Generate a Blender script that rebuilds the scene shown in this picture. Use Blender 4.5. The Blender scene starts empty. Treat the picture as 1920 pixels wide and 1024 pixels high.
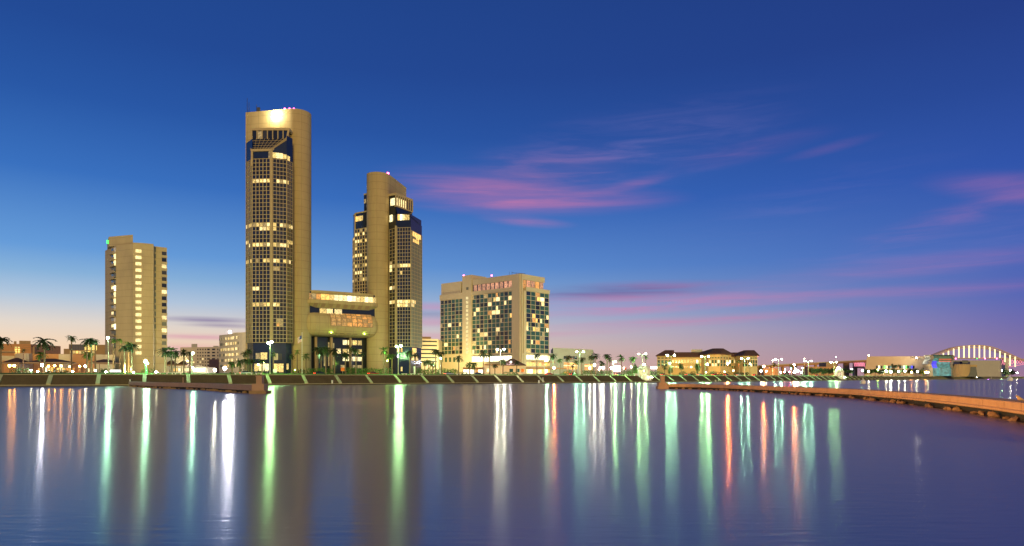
import bpy, math, random
from mathutils import Vector, Matrix
R = random.Random(7)
SC = bpy.context.scene
COL = SC.collection
F, HY, CZ = 1280.0, 707.5, 2.8          # focal length in photo pixels, horizon row, eye height (m)
G = 3.76                                # height of the land behind the seawall

# ------------------------------------------------------------------ camera
cam = bpy.data.cameras.new('camera'); co = bpy.data.objects.new('camera', cam); COL.objects.link(co)
co.location = (0, 0, CZ); co.rotation_euler = (math.radians(90), 0, 0)
cam.sensor_fit = 'HORIZONTAL'; cam.sensor_width = 36; cam.lens = 24
cam.shift_y = (HY - 512) / 1920.0
cam.clip_start = 0.5; cam.clip_end = 9000
SC.camera = co
SC.render.engine = 'CYCLES'
SC.cycles.use_denoising = True
SC.cycles.max_bounces = 5; SC.cycles.diffuse_bounces = 2; SC.cycles.glossy_bounces = 3
SC.cycles.sample_clamp_indirect = 8
SC.view_settings.view_transform = 'Standard'; SC.view_settings.look = 'None'
SC.view_settings.exposure = 0; SC.view_settings.gamma = 1

def lin(c):
    return tuple(((v / 255.0) / 12.92 if v / 255.0 <= 0.04045 else ((v / 255.0 + 0.055) / 1.055) ** 2.4) for v in c[:3]) + (1.0,)

# ------------------------------------------------------------------ world: dusk sky with thin cirrus
W = bpy.data.worlds.new('World'); SC.world = W; W.use_nodes = True
nt = W.node_tree; nt.nodes.clear()
def N(t, **k):
    n = nt.nodes.new(t)
    for a, b in k.items(): setattr(n, a, b)
    return n
def LK(a, b): nt.links.new(a, b)
def MA(op, a, b=None, c=None, clamp=False):
    n = N('ShaderNodeMath', operation=op, use_clamp=clamp)
    for i, v in enumerate((a, b, c)):
        if v is None: continue
        if isinstance(v, (int, float)): n.inputs[i].default_value = v
        else: LK(v, n.inputs[i])
    return n.outputs[0]
out = N('ShaderNodeOutputWorld'); bg = N('ShaderNodeBackground'); LK(bg.outputs[0], out.inputs[0])
tc = N('ShaderNodeTexCoord'); sep = N('ShaderNodeSeparateXYZ'); LK(tc.outputs['Generated'], sep.inputs[0])
dx, dy, dz = sep.outputs
elz = MA('MAXIMUM', dz, 0.0)
hl = MA('SQRT', MA('ADD', MA('MULTIPLY', dx, dx), MA('MULTIPLY', dy, dy)))
SUNSET = math.radians(-50)
dotp = MA('DIVIDE', MA('ADD', MA('MULTIPLY', dx, math.sin(SUNSET)), MA('MULTIPLY', dy, math.cos(SUNSET))), MA('MAXIMUM', hl, 1e-4))
af = N('ShaderNodeMapRange'); af.inputs[1].default_value = 0.05; af.inputs[2].default_value = 0.97; LK(dotp, af.inputs[0])
def ramp(stops):
    n = N('ShaderNodeValToRGB'); e = n.color_ramp.elements
    while len(e) < len(stops): e.new(0.5)
    for i, (p, c) in enumerate(stops): e[i].position = p; e[i].color = lin(c)
    LK(elz, n.inputs[0]); return n.outputs[0]
warm = ramp([(0, (250, 198, 150)), (.042, (247, 216, 184)), (.067, (228, 216, 204)), (.098, (180, 200, 221)), (.128, (136, 178, 218)),
             (.158, (102, 156, 217)), (.246, (58, 113, 191)), (.33, (41, 88, 166)), (.404, (35, 75, 150)), (1, (12, 32, 76))])
cool = ramp([(0, (158, 120, 148)), (.042, (126, 112, 164)), (.067, (110, 107, 174)), (.098, (88, 103, 180)), (.158, (70, 101, 182)),
             (.246, (49, 84, 170)), (.33, (41, 72, 150)), (.404, (37, 63, 136)), (1, (10, 20, 68))])
mx = N('ShaderNodeMix', data_type='RGBA'); LK(af.outputs[0], mx.inputs[0]); LK(cool, mx.inputs[6]); LK(warm, mx.inputs[7])
az = MA('ARCTAN2', dx, dy); el = MA('ARCSINE', dz)
cv = N('ShaderNodeCombineXYZ'); LK(az, cv.inputs[0]); LK(el, cv.inputs[1])
def cloudnoise(sx, sy, rot, det, lo, hi, seed):
    m = N('ShaderNodeMapping', vector_type='POINT'); LK(cv.outputs[0], m.inputs[0])
    m.inputs['Scale'].default_value = (sx, sy, 1); m.inputs['Rotation'].default_value = (0, 0, rot); m.inputs['Location'].default_value = (seed, seed * .37, seed)
    n = N('ShaderNodeTexNoise'); n.inputs['Scale'].default_value = 1; n.inputs['Detail'].default_value = det; n.inputs['Roughness'].default_value = .6; n.inputs['Distortion'].default_value = .5
    LK(m.outputs[0], n.inputs['Vector'])
    r = N('ShaderNodeMapRange', interpolation_type='SMOOTHSTEP'); r.inputs[1].default_value = lo; r.inputs[2].default_value = hi; LK(n.outputs[0], r.inputs[0]); return r.outputs[0]
n1 = cloudnoise(5, 75, -.04, 8, .34, .74, 3.1)
n2 = cloudnoise(7, 60, -.14, 7, .36, .76, 9.7)
def azel(px, py):
    return math.atan((px - 960) / F), math.atan((HY - py) / math.hypot(F, px - 960))
def blob(px, py, hw, hh, tilt, w, noise, base):
    a, e = azel(px, py)
    m = N('ShaderNodeMapping', vector_type='TEXTURE'); LK(cv.outputs[0], m.inputs[0])
    m.inputs['Location'].default_value = (a, e, 0); m.inputs['Rotation'].default_value = (0, 0, math.radians(tilt))
    m.inputs['Scale'].default_value = (hw / F, hh / F, 1)
    g = N('ShaderNodeTexGradient', gradient_type='SPHERICAL'); LK(m.outputs[0], g.inputs[0])
    s = N('ShaderNodeMapRange', interpolation_type='SMOOTHSTEP'); LK(g.outputs['Fac'], s.inputs[0])
    return MA('MULTIPLY', MA('MULTIPLY', s.outputs[0], w), MA('ADD', MA('MULTIPLY', noise, 1 - base), base))
def total(l):
    t = l[0]
    for x in l[1:]: t = MA('ADD', t, x)
    return MA('MINIMUM', t, 0.9)
pink = total([blob(990, 376, 330, 34, -1, .8, n1, .35), blob(900, 350, 220, 40, -5, .5, n1, .25), blob(1010, 335, 230, 70, 8, .26, n2, .25), blob(1190, 345, 90, 14, 9, .3, n2, .4), blob(1385, 287, 190, 24, 7, .16, n2, .3), blob(1555, 278, 95, 12, 8, .16, n2, .5),
              blob(1905, 352, 150, 30, -12, .42, n1, .4), blob(985, 415, 110, 14, -5, .5, n1, .3),
              blob(1240, 563, 420, 20, 0, .85, n1, .25), blob(1150, 583, 380, 15, 2, .7, n1, .3), blob(1290, 602, 360, 13, 2, .75, n1, .35), blob(1060, 625, 300, 10, 2, .4, n1, .3),
              blob(1690, 502, 300, 24, 2, .38, n1, .3), blob(1660, 550, 420, 18, 0, .32, n1, .3), blob(1320, 536, 280, 14, -2, .35, n1, .3),
              blob(810, 575, 120, 12, 0, .8, n1, .6), blob(810, 603, 120, 14, 0, .8, n1, .6), blob(815, 630, 120, 10, 0, .6, n1, .6),
              blob(390, 632, 160, 9, 0, .8, n1, .4), blob(350, 655, 130, 16, 0, .6, n1, .5), blob(1790, 410, 220, 30, 14, .25, n2, .1)])
mauve = total([blob(1170, 546, 290, 22, 1, .9, n1, .35), blob(390, 600, 120, 8, 0, .9, n1, .4), blob(420, 611, 90, 6, 0, .8, n1, .4), blob(810, 590, 110, 12, 0, .6, n1, .5), blob(1010, 332, 260, 60, 8, .22, n2, .2)])
veil = total([blob(1150, 290, 420, 90, 8, .3, n2, 0.05), blob(1750, 470, 420, 70, 8, .22, n2, .1), blob(1500, 380, 300, 70, 12, .12, n2, 0)])
def layer(fac, base, c):
    m = N('ShaderNodeMix', data_type='RGBA'); LK(fac, m.inputs[0]); LK(base, m.inputs[6]); m.inputs[7].default_value = lin(c); return m.outputs[2]
skyc = layer(veil, mx.outputs[2], (140, 130, 195))
skyc = layer(mauve, skyc, (112, 92, 150))
skyc = layer(MA('MULTIPLY', pink, .72), skyc, (212, 126, 168))
LK(skyc, bg.inputs[0]); bg.inputs[1].default_value = 1.0

# ------------------------------------------------------------------ sun lamp behind the camera: low, broad, warm, added in place of city glow
sl = bpy.data.lights.new('city_glow', 'SUN'); so = bpy.data.objects.new('city_glow', sl); COL.objects.link(so)
sl.energy = 2.05; sl.angle = math.radians(14); sl.color = (1.0, .68, .17)
sd = Vector((.20, -.95, .13)).normalized()
so.rotation_euler = sd.to_track_quat('Z', 'Y').to_euler(); so.location = (-60, -120, 60)

# ------------------------------------------------------------------ materials
MATS = {}
def newmat(name):
    m = bpy.data.materials.new(name); m.use_nodes = True; MATS[name] = m
    return m, m.node_tree, m.node_tree.nodes['Principled BSDF']
def mat(name, col, rough=.8, var=.18, scale=.25, bump=0.0, bscale=4, metal=0, stretch=(1, 1, 1), spec=.4, fine=.1, joints=None):
    m, t, b = newmat(name)
    b.inputs['Roughness'].default_value = rough; b.inputs['Metallic'].default_value = metal; b.inputs['Specular IOR Level'].default_value = spec
    tcn = t.nodes.new('ShaderNodeTexCoord'); mp = t.nodes.new('ShaderNodeMapping'); t.links.new(tcn.outputs['Object'], mp.inputs[0]); mp.inputs['Scale'].default_value = stretch
    nz = t.nodes.new('ShaderNodeTexNoise'); nz.inputs['Scale'].default_value = scale; nz.inputs['Detail'].default_value = 6; nz.inputs['Roughness'].default_value = .65
    t.links.new(mp.outputs[0], nz.inputs['Vector'])
    n3 = t.nodes.new('ShaderNodeTexNoise'); n3.inputs['Scale'].default_value = scale * 9; n3.inputs['Detail'].default_value = 4; t.links.new(mp.outputs[0], n3.inputs['Vector'])
    a = t.nodes.new('ShaderNodeMath'); a.operation = 'MULTIPLY_ADD'; a.inputs[1].default_value = 2 * var; a.inputs[2].default_value = 1 - var; t.links.new(nz.outputs[0], a.inputs[0])
    a2 = t.nodes.new('ShaderNodeMath'); a2.operation = 'MULTIPLY_ADD'; a2.inputs[1].default_value = 2 * fine; t.links.new(n3.outputs[0], a2.inputs[0])
    sb = t.nodes.new('ShaderNodeMath'); sb.operation = 'SUBTRACT'; sb.inputs[1].default_value = fine; t.links.new(a.outputs[0], sb.inputs[0]); t.links.new(sb.outputs[0], a2.inputs[2])
    vm = t.nodes.new('ShaderNodeVectorMath'); vm.operation = 'SCALE'; vm.inputs[0].default_value = col[:3]; t.links.new(a2.outputs[0], vm.inputs['Scale'])
    t.links.new(vm.outputs[0], b.inputs['Base Color'])
    if joints:      # cast-panel joint lines: (height, width of a panel, width of the line)
        g = t.nodes.new('ShaderNodeNewGeometry'); sp = t.nodes.new('ShaderNodeSeparateXYZ'); t.links.new(g.outputs['Position'], sp.inputs[0])
        def frac(sock, size):
            dv = t.nodes.new('ShaderNodeMath'); dv.operation = 'DIVIDE'; dv.inputs[1].default_value = size; t.links.new(sock, dv.inputs[0])
            fr = t.nodes.new('ShaderNodeMath'); fr.operation = 'FRACT'; t.links.new(dv.outputs[0], fr.inputs[0])
            lt = t.nodes.new('ShaderNodeMath'); lt.operation = 'LESS_THAN'; lt.inputs[1].default_value = joints[2] / size; t.links.new(fr.outputs[0], lt.inputs[0]); return lt.outputs[0]
        xy = t.nodes.new('ShaderNodeMath'); xy.operation = 'MULTIPLY_ADD'; xy.inputs[1].default_value = .6; t.links.new(sp.outputs[1], xy.inputs[0]); t.links.new(sp.outputs[0], xy.inputs[2])
        mxn = t.nodes.new('ShaderNodeMath'); mxn.operation = 'MAXIMUM'; t.links.new(frac(sp.outputs[2], joints[0]), mxn.inputs[0]); t.links.new(frac(xy.outputs[0], joints[1]), mxn.inputs[1])
        mi = t.nodes.new('ShaderNodeMath'); mi.operation = 'MULTIPLY_ADD'; mi.inputs[1].default_value = -.3; mi.inputs[2].default_value = 1; t.links.new(mxn.outputs[0], mi.inputs[0])
        v2 = t.nodes.new('ShaderNodeVectorMath'); v2.operation = 'SCALE'; t.links.new(vm.outputs[0], v2.inputs[0]); t.links.new(mi.outputs[0], v2.inputs['Scale']); t.links.new(v2.outputs[0], b.inputs['Base Color'])
    if bump:
        nb = t.nodes.new('ShaderNodeTexNoise'); nb.inputs['Scale'].default_value = bscale; nb.inputs['Detail'].default_value = 4; t.links.new(mp.outputs[0], nb.inputs['Vector'])
        bp = t.nodes.new('ShaderNodeBump'); bp.inputs['Strength'].default_value = bump; bp.inputs['Distance'].default_value = .1
        t.links.new(nb.outputs[0], bp.inputs['Height']); t.links.new(bp.outputs[0], b.inputs['Normal'])
    return m
def emat(name, col, strength, var=0.0, sample=False, vscale=1.2, base=.1):
    """a thing that gives off light; var mottles it like a furnished room behind glass"""
    m, t, b = newmat(name)
    b.inputs['Base Color'].default_value = (base, base, base, 1); b.inputs['Roughness'].default_value = .3
    b.inputs['Emission Color'].default_value = tuple(col[:3]) + (1,); b.inputs['Emission Strength'].default_value = strength
    if var:
        oi = t.nodes.new('ShaderNodeObjectInfo'); g = t.nodes.new('ShaderNodeNewGeometry')
        nz = t.nodes.new('ShaderNodeTexNoise'); nz.inputs['Scale'].default_value = vscale; nz.inputs['Detail'].default_value = 3; nz.inputs['Roughness'].default_value = .7
        t.links.new(g.outputs['Position'], nz.inputs['Vector'])
        r = t.nodes.new('ShaderNodeMapRange'); r.inputs[1].default_value = .32; r.inputs[2].default_value = .68; r.inputs[3].default_value = 1 - var; r.inputs[4].default_value = 1 + var * .6
        t.links.new(nz.outputs[0], r.inputs[0])
        rr = t.nodes.new('ShaderNodeMath'); rr.operation = 'MULTIPLY_ADD'; rr.inputs[1].default_value = .7 * var; rr.inputs[2].default_value = 1 - .35 * var; t.links.new(oi.outputs['Random'], rr.inputs[0])
        mu = t.nodes.new('ShaderNodeMath'); mu.operation = 'MULTIPLY'; t.links.new(r.outputs[0], mu.inputs[0]); t.links.new(rr.outputs[0], mu.inputs[1])
        m2 = t.nodes.new('ShaderNodeMath'); m2.operation = 'MULTIPLY'; m2.inputs[1].default_value = strength; t.links.new(mu.outputs[0], m2.inputs[0])
        t.links.new(m2.outputs[0], b.inputs['Emission Strength'])
    m.cycles.emission_sampling = 'FRONT' if sample else 'NONE'
    return m
def glass(name, col, rough=.12, var=.3):
    m = mat(name, col, rough, var, .6, spec=.6); return m
mat('tower_concrete', (.44, .355, .185), .85, .28, .12, .15, 1.5, stretch=(1, 1, .22), joints=(3.38, 4.6, .16))
mat('grid_concrete', (.46, .38, .21), .85, .10, .1)
mat('hotel_concrete', (.45, .39, .24), .85, .2, .1, .1, 1.5, stretch=(1, 1, .3), joints=(3.0, 50, .14))
mat('bay_concrete', (.56, .49, .34), .85, .14, .09, .1, 1.5, stretch=(1, 1, .4))
mat('pale_concrete', (.62, .56, .44), .85, .08, .08)
mat('grey_concrete', (.42, .42, .38), .85, .08, .05)
mat('brown_stucco', (.36, .25, .15), .9, .1, .1)
mat('orange_lit_stucco', (.52, .27, .13), .9, .12, .1)  # orange lamp light on the office block and viaduct is in this colour
mat('dark_roof', (.075, .045, .035), .8, .25, .3, .3, 3)
mat('tile_roof', (.12, .065, .04), .85, .25, .5, .4, 3)
mat('yellow_brick', (.46, .35, .17), .85, .1, .2)
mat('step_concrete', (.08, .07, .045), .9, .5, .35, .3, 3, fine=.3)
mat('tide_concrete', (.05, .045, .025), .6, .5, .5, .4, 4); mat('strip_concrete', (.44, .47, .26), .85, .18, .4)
mat('coping_concrete', (.40, .39, .27), .85, .2, .3)
mat('peach_wall', (.60, .47, .33), .85, .08, .02); mat('jetty_concrete', (.36, .24, .17), .9, .25, .35, .4, 3)
mat('breakwater_concrete', (.46, .31, .17), .9, .35, .5, .4, 3, stretch=(1, 1, .5))
mat('rock', (.26, .18, .10), .9, .35, .8, .6, 4)
mat('lawn', (.06, .12, .02), .95, .3, .5)
mat('asphalt', (.05, .05, .05), .9, .2, .3)
mat('land', (.10, .10, .08), .95, .2, .1)
mat('pave', (.30, .28, .22), .9, .15, .3)
mat('leaf', (.05, .10, .025), .7, .4, .7)
mat('leaf_bright', (.08, .17, .03), .7, .4, .7)  # lighter leaf copy; lamp light on some crowns is in this colour
mat('leaf_dark', (.03, .055, .018), .7, .4, .7)
mat('bark', (.20, .14, .085), .95, .3, 1.2)
mat('white_paint', (.78, .78, .74), .6, .06, .5)
mat('pole_metal', (.55, .60, .42), .5, .08, .5, metal=.2)
mat('dark_metal', (.05, .05, .055), .5, .1, .5, metal=.5)
mat('navy_panel', (.035, .045, .14), .5, .2, .4)
mat('rubber', (.02, .02, .02), .8)
glass('glass_dark', (.018, .024, .030)); glass('glass_blue', (.018, .030, .065)); glass('glass_teal', (.03, .095, .095)); glass('glass_grey', (.05, .055, .055))
glass('glass_green', (.05, .12, .085)); glass('curtain', (.13, .15, .12), .5)
emat('lit_yellow', (1, .68, .20), 1.15, .85, vscale=1.9); emat('lit_warm', (1, .76, .32), 1.6, .8, vscale=2.2); emat('lit_orange', (1, .42, .08), .85, .7); emat('lit_dim', (1, .68, .25), .38, .8)
emat('lit_cream', (1, .84, .42), 1.9, .7, vscale=1.7); emat('lit_white', (1, .92, .60), 2.9, .55, vscale=1.2); emat('lit_stair', (1, .84, .38), .95, .6, vscale=1.4); emat('lit_amber', (1, .55, .12), 1.6, .6)
emat('lit_rose', (.95, .42, .22), .75, .85, vscale=.7); emat('lit_brown', (1, .5, .12), .5, .7)
emat('lamp_green', (.46, 1, .34), 1150, sample=True); emat('lamp_teal', (.46, 1, .60), 1150, sample=True); emat('lamp_white', (1, .95, .72), 1300, sample=True)
emat('lamp_cream', (1, .90, .55), 190, sample=True); emat('lamp_orange', (1, .36, .05), 170, sample=True); emat('lamp_red', (1, .06, .10), 160, sample=True); emat('lamp_cyan', (.05, .8, 1), 300, sample=True)
emat('lamp_violet', (.5, .1, 1), 90, sample=True); emat('lamp_lime', (.45, 1, .08), 160, sample=True); emat('lamp_bluewhite', (.92, .90, 1), 1000, sample=True); emat('lamp_soft', (1, .8, .4), 60, sample=True)
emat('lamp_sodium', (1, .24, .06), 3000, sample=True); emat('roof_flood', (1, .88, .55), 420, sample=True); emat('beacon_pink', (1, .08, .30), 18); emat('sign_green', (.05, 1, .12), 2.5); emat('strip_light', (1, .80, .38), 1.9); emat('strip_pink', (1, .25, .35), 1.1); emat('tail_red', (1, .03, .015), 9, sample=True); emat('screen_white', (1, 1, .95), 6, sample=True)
emat('led_blue', (.06, .05, .9), 1.4, .6); emat('led_teal', (.10, .42, .40), .7, .8, vscale=.3); emat('led_red', (1, .10, .03), .9, .2); emat('led_green', (.10, .20, .10), .5, .6, vscale=.3)
for k_, c_, s_ in (('green', (.46, 1, .36), 850), ('teal', (.46, 1, .62), 680), ('white', (1, .95, .72), 360), ('cream', (1, .90, .55), 170), ('sodium', (1, .24, .06), 2500), ('bluewhite', (.92, .90, 1), 1000), ('red', (1, .06, .10), 160), ('cyan', (.05, .8, 1), 300), ('lime', (.45, 1, .08), 160), ('orange', (1, .36, .05), 240), ('violet', (.5, .1, 1), 90)):
    emat('lamp_' + k_ + '_far', c_, s_ * 2.0, sample=True)
mat('flag_red', (.55, .04, .04), .8); mat('flag_blue', (.04, .05, .22), .8); mat('car_silver', (.55, .56, .58), .3, .03, .5, metal=.6); mat('car_dark', (.03, .035, .05), .3, .03, .5); mat('car_red', (.35, .03, .02), .3, .03, .5)
mat('feather', (.52, .36, .20), .9, .25, 9); mat('beak', (.10, .06, .03), .6); mat('orange_sign', (.85, .20, .02), .6, .05); mat('tan_cloth', (.45, .3, .2), .9); mat('hanger_steel', (.50, .36, .32), .6)

# ------------------------------------------------------------------ helpers
def X(px, Y): return (px - 960.0) * Y / F
def Z(py, Y): return CZ + (HY - py) * Y / F
def P(px, Y): return (X(px, Y), Y)
WL = {}
class MB:
    def __init__(s): s.v = []; s.f = []; s.m = []; s.s = []
    def add(s, vs, fs, m=0, smooth=False):
        o = len(s.v); s.v += [tuple(v) for v in vs]
        for f in fs: s.f.append(tuple(i + o for i in f)); s.m.append(m); s.s.append(smooth)
        return s
    def quad(s, a, b, c, d, m=0): return s.add([a, b, c, d], [(0, 1, 2, 3)], m)
    def box(s, x0, x1, y0, y1, z0, z1, m=0):
        return s.prism([(x0, y0), (x1, y0), (x1, y1), (x0, y1)], z0, z1, m)
    def prism(s, poly, z0, z1, m=0, top=None, smooth=None, cap=True):
        n = len(poly); tp = top or poly
        vs = [(x, y, z0) for x, y in poly] + [(x, y, z1) for x, y in tp]
        a = sum(poly[i][0] * poly[(i + 1) % n][1] - poly[(i + 1) % n][0] * poly[i][1] for i in range(n))
        for i in range(n):
            j = (i + 1) % n; q = (i, j, n + j, n + i) if a > 0 else (j, i, n + i, n + j)
            s.add([vs[k] for k in q], [(0, 1, 2, 3)], m, bool(smooth and smooth(i)))
        if cap:
            r = list(range(n)) if a > 0 else list(range(n))[::-1]
            s.add([vs[n + i] for i in r], [tuple(range(n))], m); s.add([vs[i] for i in r[::-1]], [tuple(range(n))], m)
        return s
    def obox(s, c, d, l, w, z0, z1, m=0):
        """box centred at c=(x,y), long side l along unit d, width w across"""
        px, py = -d[1], d[0]
        pts = [(c[0] + d[0] * a + px * b, c[1] + d[1] * a + py * b) for a, b in ((-l / 2, -w / 2), (l / 2, -w / 2), (l / 2, w / 2), (-l / 2, w / 2))]
        return s.prism(pts, z0, z1, m)
    def tube(s, p, q, r0, r1=None, n=6, m=0, smooth=True):
        r1 = r0 if r1 is None else r1
        p, q = Vector(p), Vector(q); d = (q - p)
        if d.length < 1e-6: return s
        d.normalize(); a = d.orthogonal().normalized(); b = d.cross(a)
        vs = [p + (a * math.cos(2 * math.pi * i / n) + b * math.sin(2 * math.pi * i / n)) * r0 for i in range(n)] + [q + (a * math.cos(2 * math.pi * i / n) + b * math.sin(2 * math.pi * i / n)) * r1 for i in range(n)]
        s.add(vs, [(i, (i + 1) % n, n + (i + 1) % n, n + i) for i in range(n)], m, smooth)
        s.add(vs, [tuple(range(n))[::-1], tuple(range(n, 2 * n))], m)
        return s
    def lathe(s, cx, cy, prof, n=16, m=0, smooth=True):
        for (r0, z0), (r1, z1) in zip(prof, prof[1:]):
            vs = [(cx + r0 * math.cos(2 * math.pi * i / n), cy + r0 * math.sin(2 * math.pi * i / n), z0) for i in range(n)] + [(cx + r1 * math.cos(2 * math.pi * i / n), cy + r1 * math.sin(2 * math.pi * i / n), z1) for i in range(n)]
            s.add(vs, [(i, (i + 1) % n, n + (i + 1) % n, n + i) for i in range(n)], m, smooth)
        return s
    def ball(s, c, r, n=8, k=5, m=0, sz=1.0):
        prof = [(max(1e-3, r * math.sin(math.pi * i / k)), c[2] - r * sz * math.cos(math.pi * i / k)) for i in range(k + 1)]
        return s.lathe(c[0], c[1], prof, n, m)
    def bar(s, p, q, w, h, m=0):
        """rectangular bar between two 3D points"""
        p, q = Vector(p), Vector(q); d = (q - p).normalized()
        up = Vector((0, 0, 1)); a = d.cross(up)
        a = a.normalized() if a.length > 1e-4 else Vector((1, 0, 0)); b = a.cross(d)
        vs = [e + a * (w / 2 * i) + b * (h / 2 * j) for e in (p, q) for i, j in ((-1, -1), (1, -1), (1, 1), (-1, 1))]
        return s.add(vs, [(0, 1, 2, 3)[::-1], (4, 5, 6, 7), (0, 1, 5, 4), (1, 2, 6, 5), (2, 3, 7, 6), (3, 0, 4, 7)], m)
    def mesh(s, name, mats, off=(0, 0, 0)):
        me = bpy.data.meshes.new(name)
        me.from_pydata([(v[0] - off[0], v[1] - off[1], v[2] - off[2]) for v in s.v], [], s.f)
        for k in (mats if isinstance(mats, (list, tuple)) else [mats]): me.materials.append(MATS[k])
        me.polygons.foreach_set('material_index', s.m); me.polygons.foreach_set('use_smooth', s.s)
        me.update(); return me
    def build(s, name, mats, parent=None, loc=None, kind=None):
        base = WL[parent.name] if parent else (loc or (0, 0, 0))
        o = bpy.data.objects.new(name, s.mesh(name, mats, base)); COL.objects.link(o)
        if parent: o.parent = parent
        else: o.location = base
        WL[o.name] = tuple(base)
        if kind: o['kind'] = kind
        return o
LABELS = set()
def tag(o, label, cat, group=None):
    if label in LABELS and not group: print('DUP LABEL', label)
    LABELS.add(label)
    o['label'] = label; o['category'] = cat
    if group: o['group'] = group
    return o
def thing(name, label, cat, loc, group=None):
    o = bpy.data.objects.new(name, None); COL.objects.link(o); o.location = loc; o.empty_display_size = .5
    WL[o.name] = tuple(loc); return tag(o, label, cat, group)
def addobj(name, me, parent, loc, rz=0.0, m=None, scale=None):
    """child that shares mesh data, at a world position"""
    o = bpy.data.objects.new(name, me); COL.objects.link(o); o.parent = parent
    b = WL[parent.name]; o.location = (loc[0] - b[0], loc[1] - b[1], loc[2] - b[2]); o.rotation_euler = (0, 0, rz)
    if scale: o.scale = scale
    if m: o.material_slots[0].link = 'OBJECT'; o.material_slots[0].material = MATS[m]
    return o
class Facet:
    """vertical facade plane from plan point p (left, seen from outside) to q (right)"""
    def __init__(s, p, q):
        s.p, s.q = Vector(p).to_2d(), Vector(q).to_2d(); s.L = (s.q - s.p).length; s.d = (s.q - s.p) / s.L; s.n = Vector((s.d.y, -s.d.x)); s.rz = math.atan2(s.d.y, s.d.x)
    def pt(s, u, z, o=0.0):
        a = s.p + s.d * u + s.n * o; return (a.x, a.y, z)
    def at(s, px):
        """distance along the facet at which a sight line through photo column px meets it"""
        t = (px - 960) / F
        return (t * s.p.y - s.p.x) / (s.d.x - t * s.d.y)
    def slab(s, mb, u0, u1, z0, z1, o0, o1, m=0):
        a, b, c, d = s.pt(u0, 0, o0), s.pt(u1, 0, o0), s.pt(u1, 0, o1), s.pt(u0, 0, o1)
        return mb.prism([a[:2], b[:2], c[:2], d[:2]], z0, z1, m)
class Panes:
    """collects the windows of one thing; the 300 that show largest become parts, the rest one part"""
    def __init__(s, parent): s.parent = parent; s.l = []; s.cache = {}
    def add(s, fc, u0, u1, z0, z1, m, o=0.0, th=.08):
        c = fc.pt((u0 + u1) / 2, (z0 + z1) / 2, o); s.l.append(((u1 - u0) * (z1 - z0) / c[1] ** 2, c, fc.rz, round(u1 - u0, 2), round(z1 - z0, 2), m, th))
    def done(s, name='window'):
        s.l.sort(key=lambda a: -a[0]); rest = s.l[300:]
        for a, c, rz, w, h, m, th in s.l[:300]:
            k = (w, h, th)
            if k not in s.cache:
                s.cache[k] = MB().box(-w / 2, w / 2, -th / 2, th / 2, -h / 2, h / 2).mesh(name, m)
            addobj(name, s.cache[k], s.parent, c, rz, m)
        if rest:
            names = sorted({r[5] for r in rest}); mb = MB()
            for a, c, rz, w, h, m, th in rest:
                mb.obox(c, (math.cos(rz), math.sin(rz)), w, th, c[2] - h / 2, c[2] + h / 2, names.index(m))
            o = mb.build(name + '_rows', names, s.parent, kind='stuff')
def grid(fc, mb, panes, u0, u1, z0, z1, nc, nr, bw, bh, depth, pick, o=0.0, m=0, inset=.02):
    """concrete bars proud of recessed panes"""
    cw, ch = (u1 - u0) / nc, (z1 - z0) / nr
    for i in range(nc + 1):
        u = u0 + i * cw; fc.slab(mb, u - bw / 2, u + bw / 2, z0, z1, o, o + depth, m)
    for j in range(nr + 1):
        z = z0 + j * ch; fc.slab(mb, u0, u1, z - bh / 2, z + bh / 2, o, o + depth - .03, m)
    for j in range(nr):
        for i in range(nc):
            mm = pick(i, j, fc.pt(u0 + (i + .5) * cw, z0 + (j + .5) * ch))
            if mm: panes.add(fc, u0 + i * cw + bw / 2, u0 + (i + 1) * cw - bw / 2, z0 + j * ch + bh / 2, z0 + (j + 1) * ch - bh / 2, mm, o + .06)
def ypx(p): return HY - (p[2] - CZ) * F / p[1]
def xpx(p): return 960 + p[0] * F / p[1]

# ------------------------------------------------------------------ the shoreline
CTRL = [(x * .875, y * .875) for x, y in [(-420, 150), (-330, 175), (-250, 202), (-164.5, 234), (-91.7, 273), (-25.6, 328), (70.5, 410), (213, 546), (423, 773), (863, 1241), (1250, 1640), (1600, 2000)]]
def catmull(pts, per=40):
    r = []
    for i in range(1, len(pts) - 2):
        p0, p1, p2, p3 = [Vector(p) for p in pts[i - 1:i + 3]]
        for k in range(per):
            t = k / per
            r.append(.5 * ((2 * p1) + (p2 - p0) * t + (2 * p0 - 5 * p1 + 4 * p2 - p3) * t * t + (3 * p1 - p0 - 3 * p2 + p3) * t ** 3))
    r.append(Vector(pts[-2])); return r
def resample(pts, step):
    o = [pts[0].copy()]; acc = 0.0
    for a, b in zip(pts, pts[1:]):
        d = (b - a).length; pos = step - acc
        while pos <= d:
            o.append(a + (b - a) * (pos / d)); pos += step
        acc = (acc + d) % step
    return o
BAY = 12.8
dense = catmull(CTRL)
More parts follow.
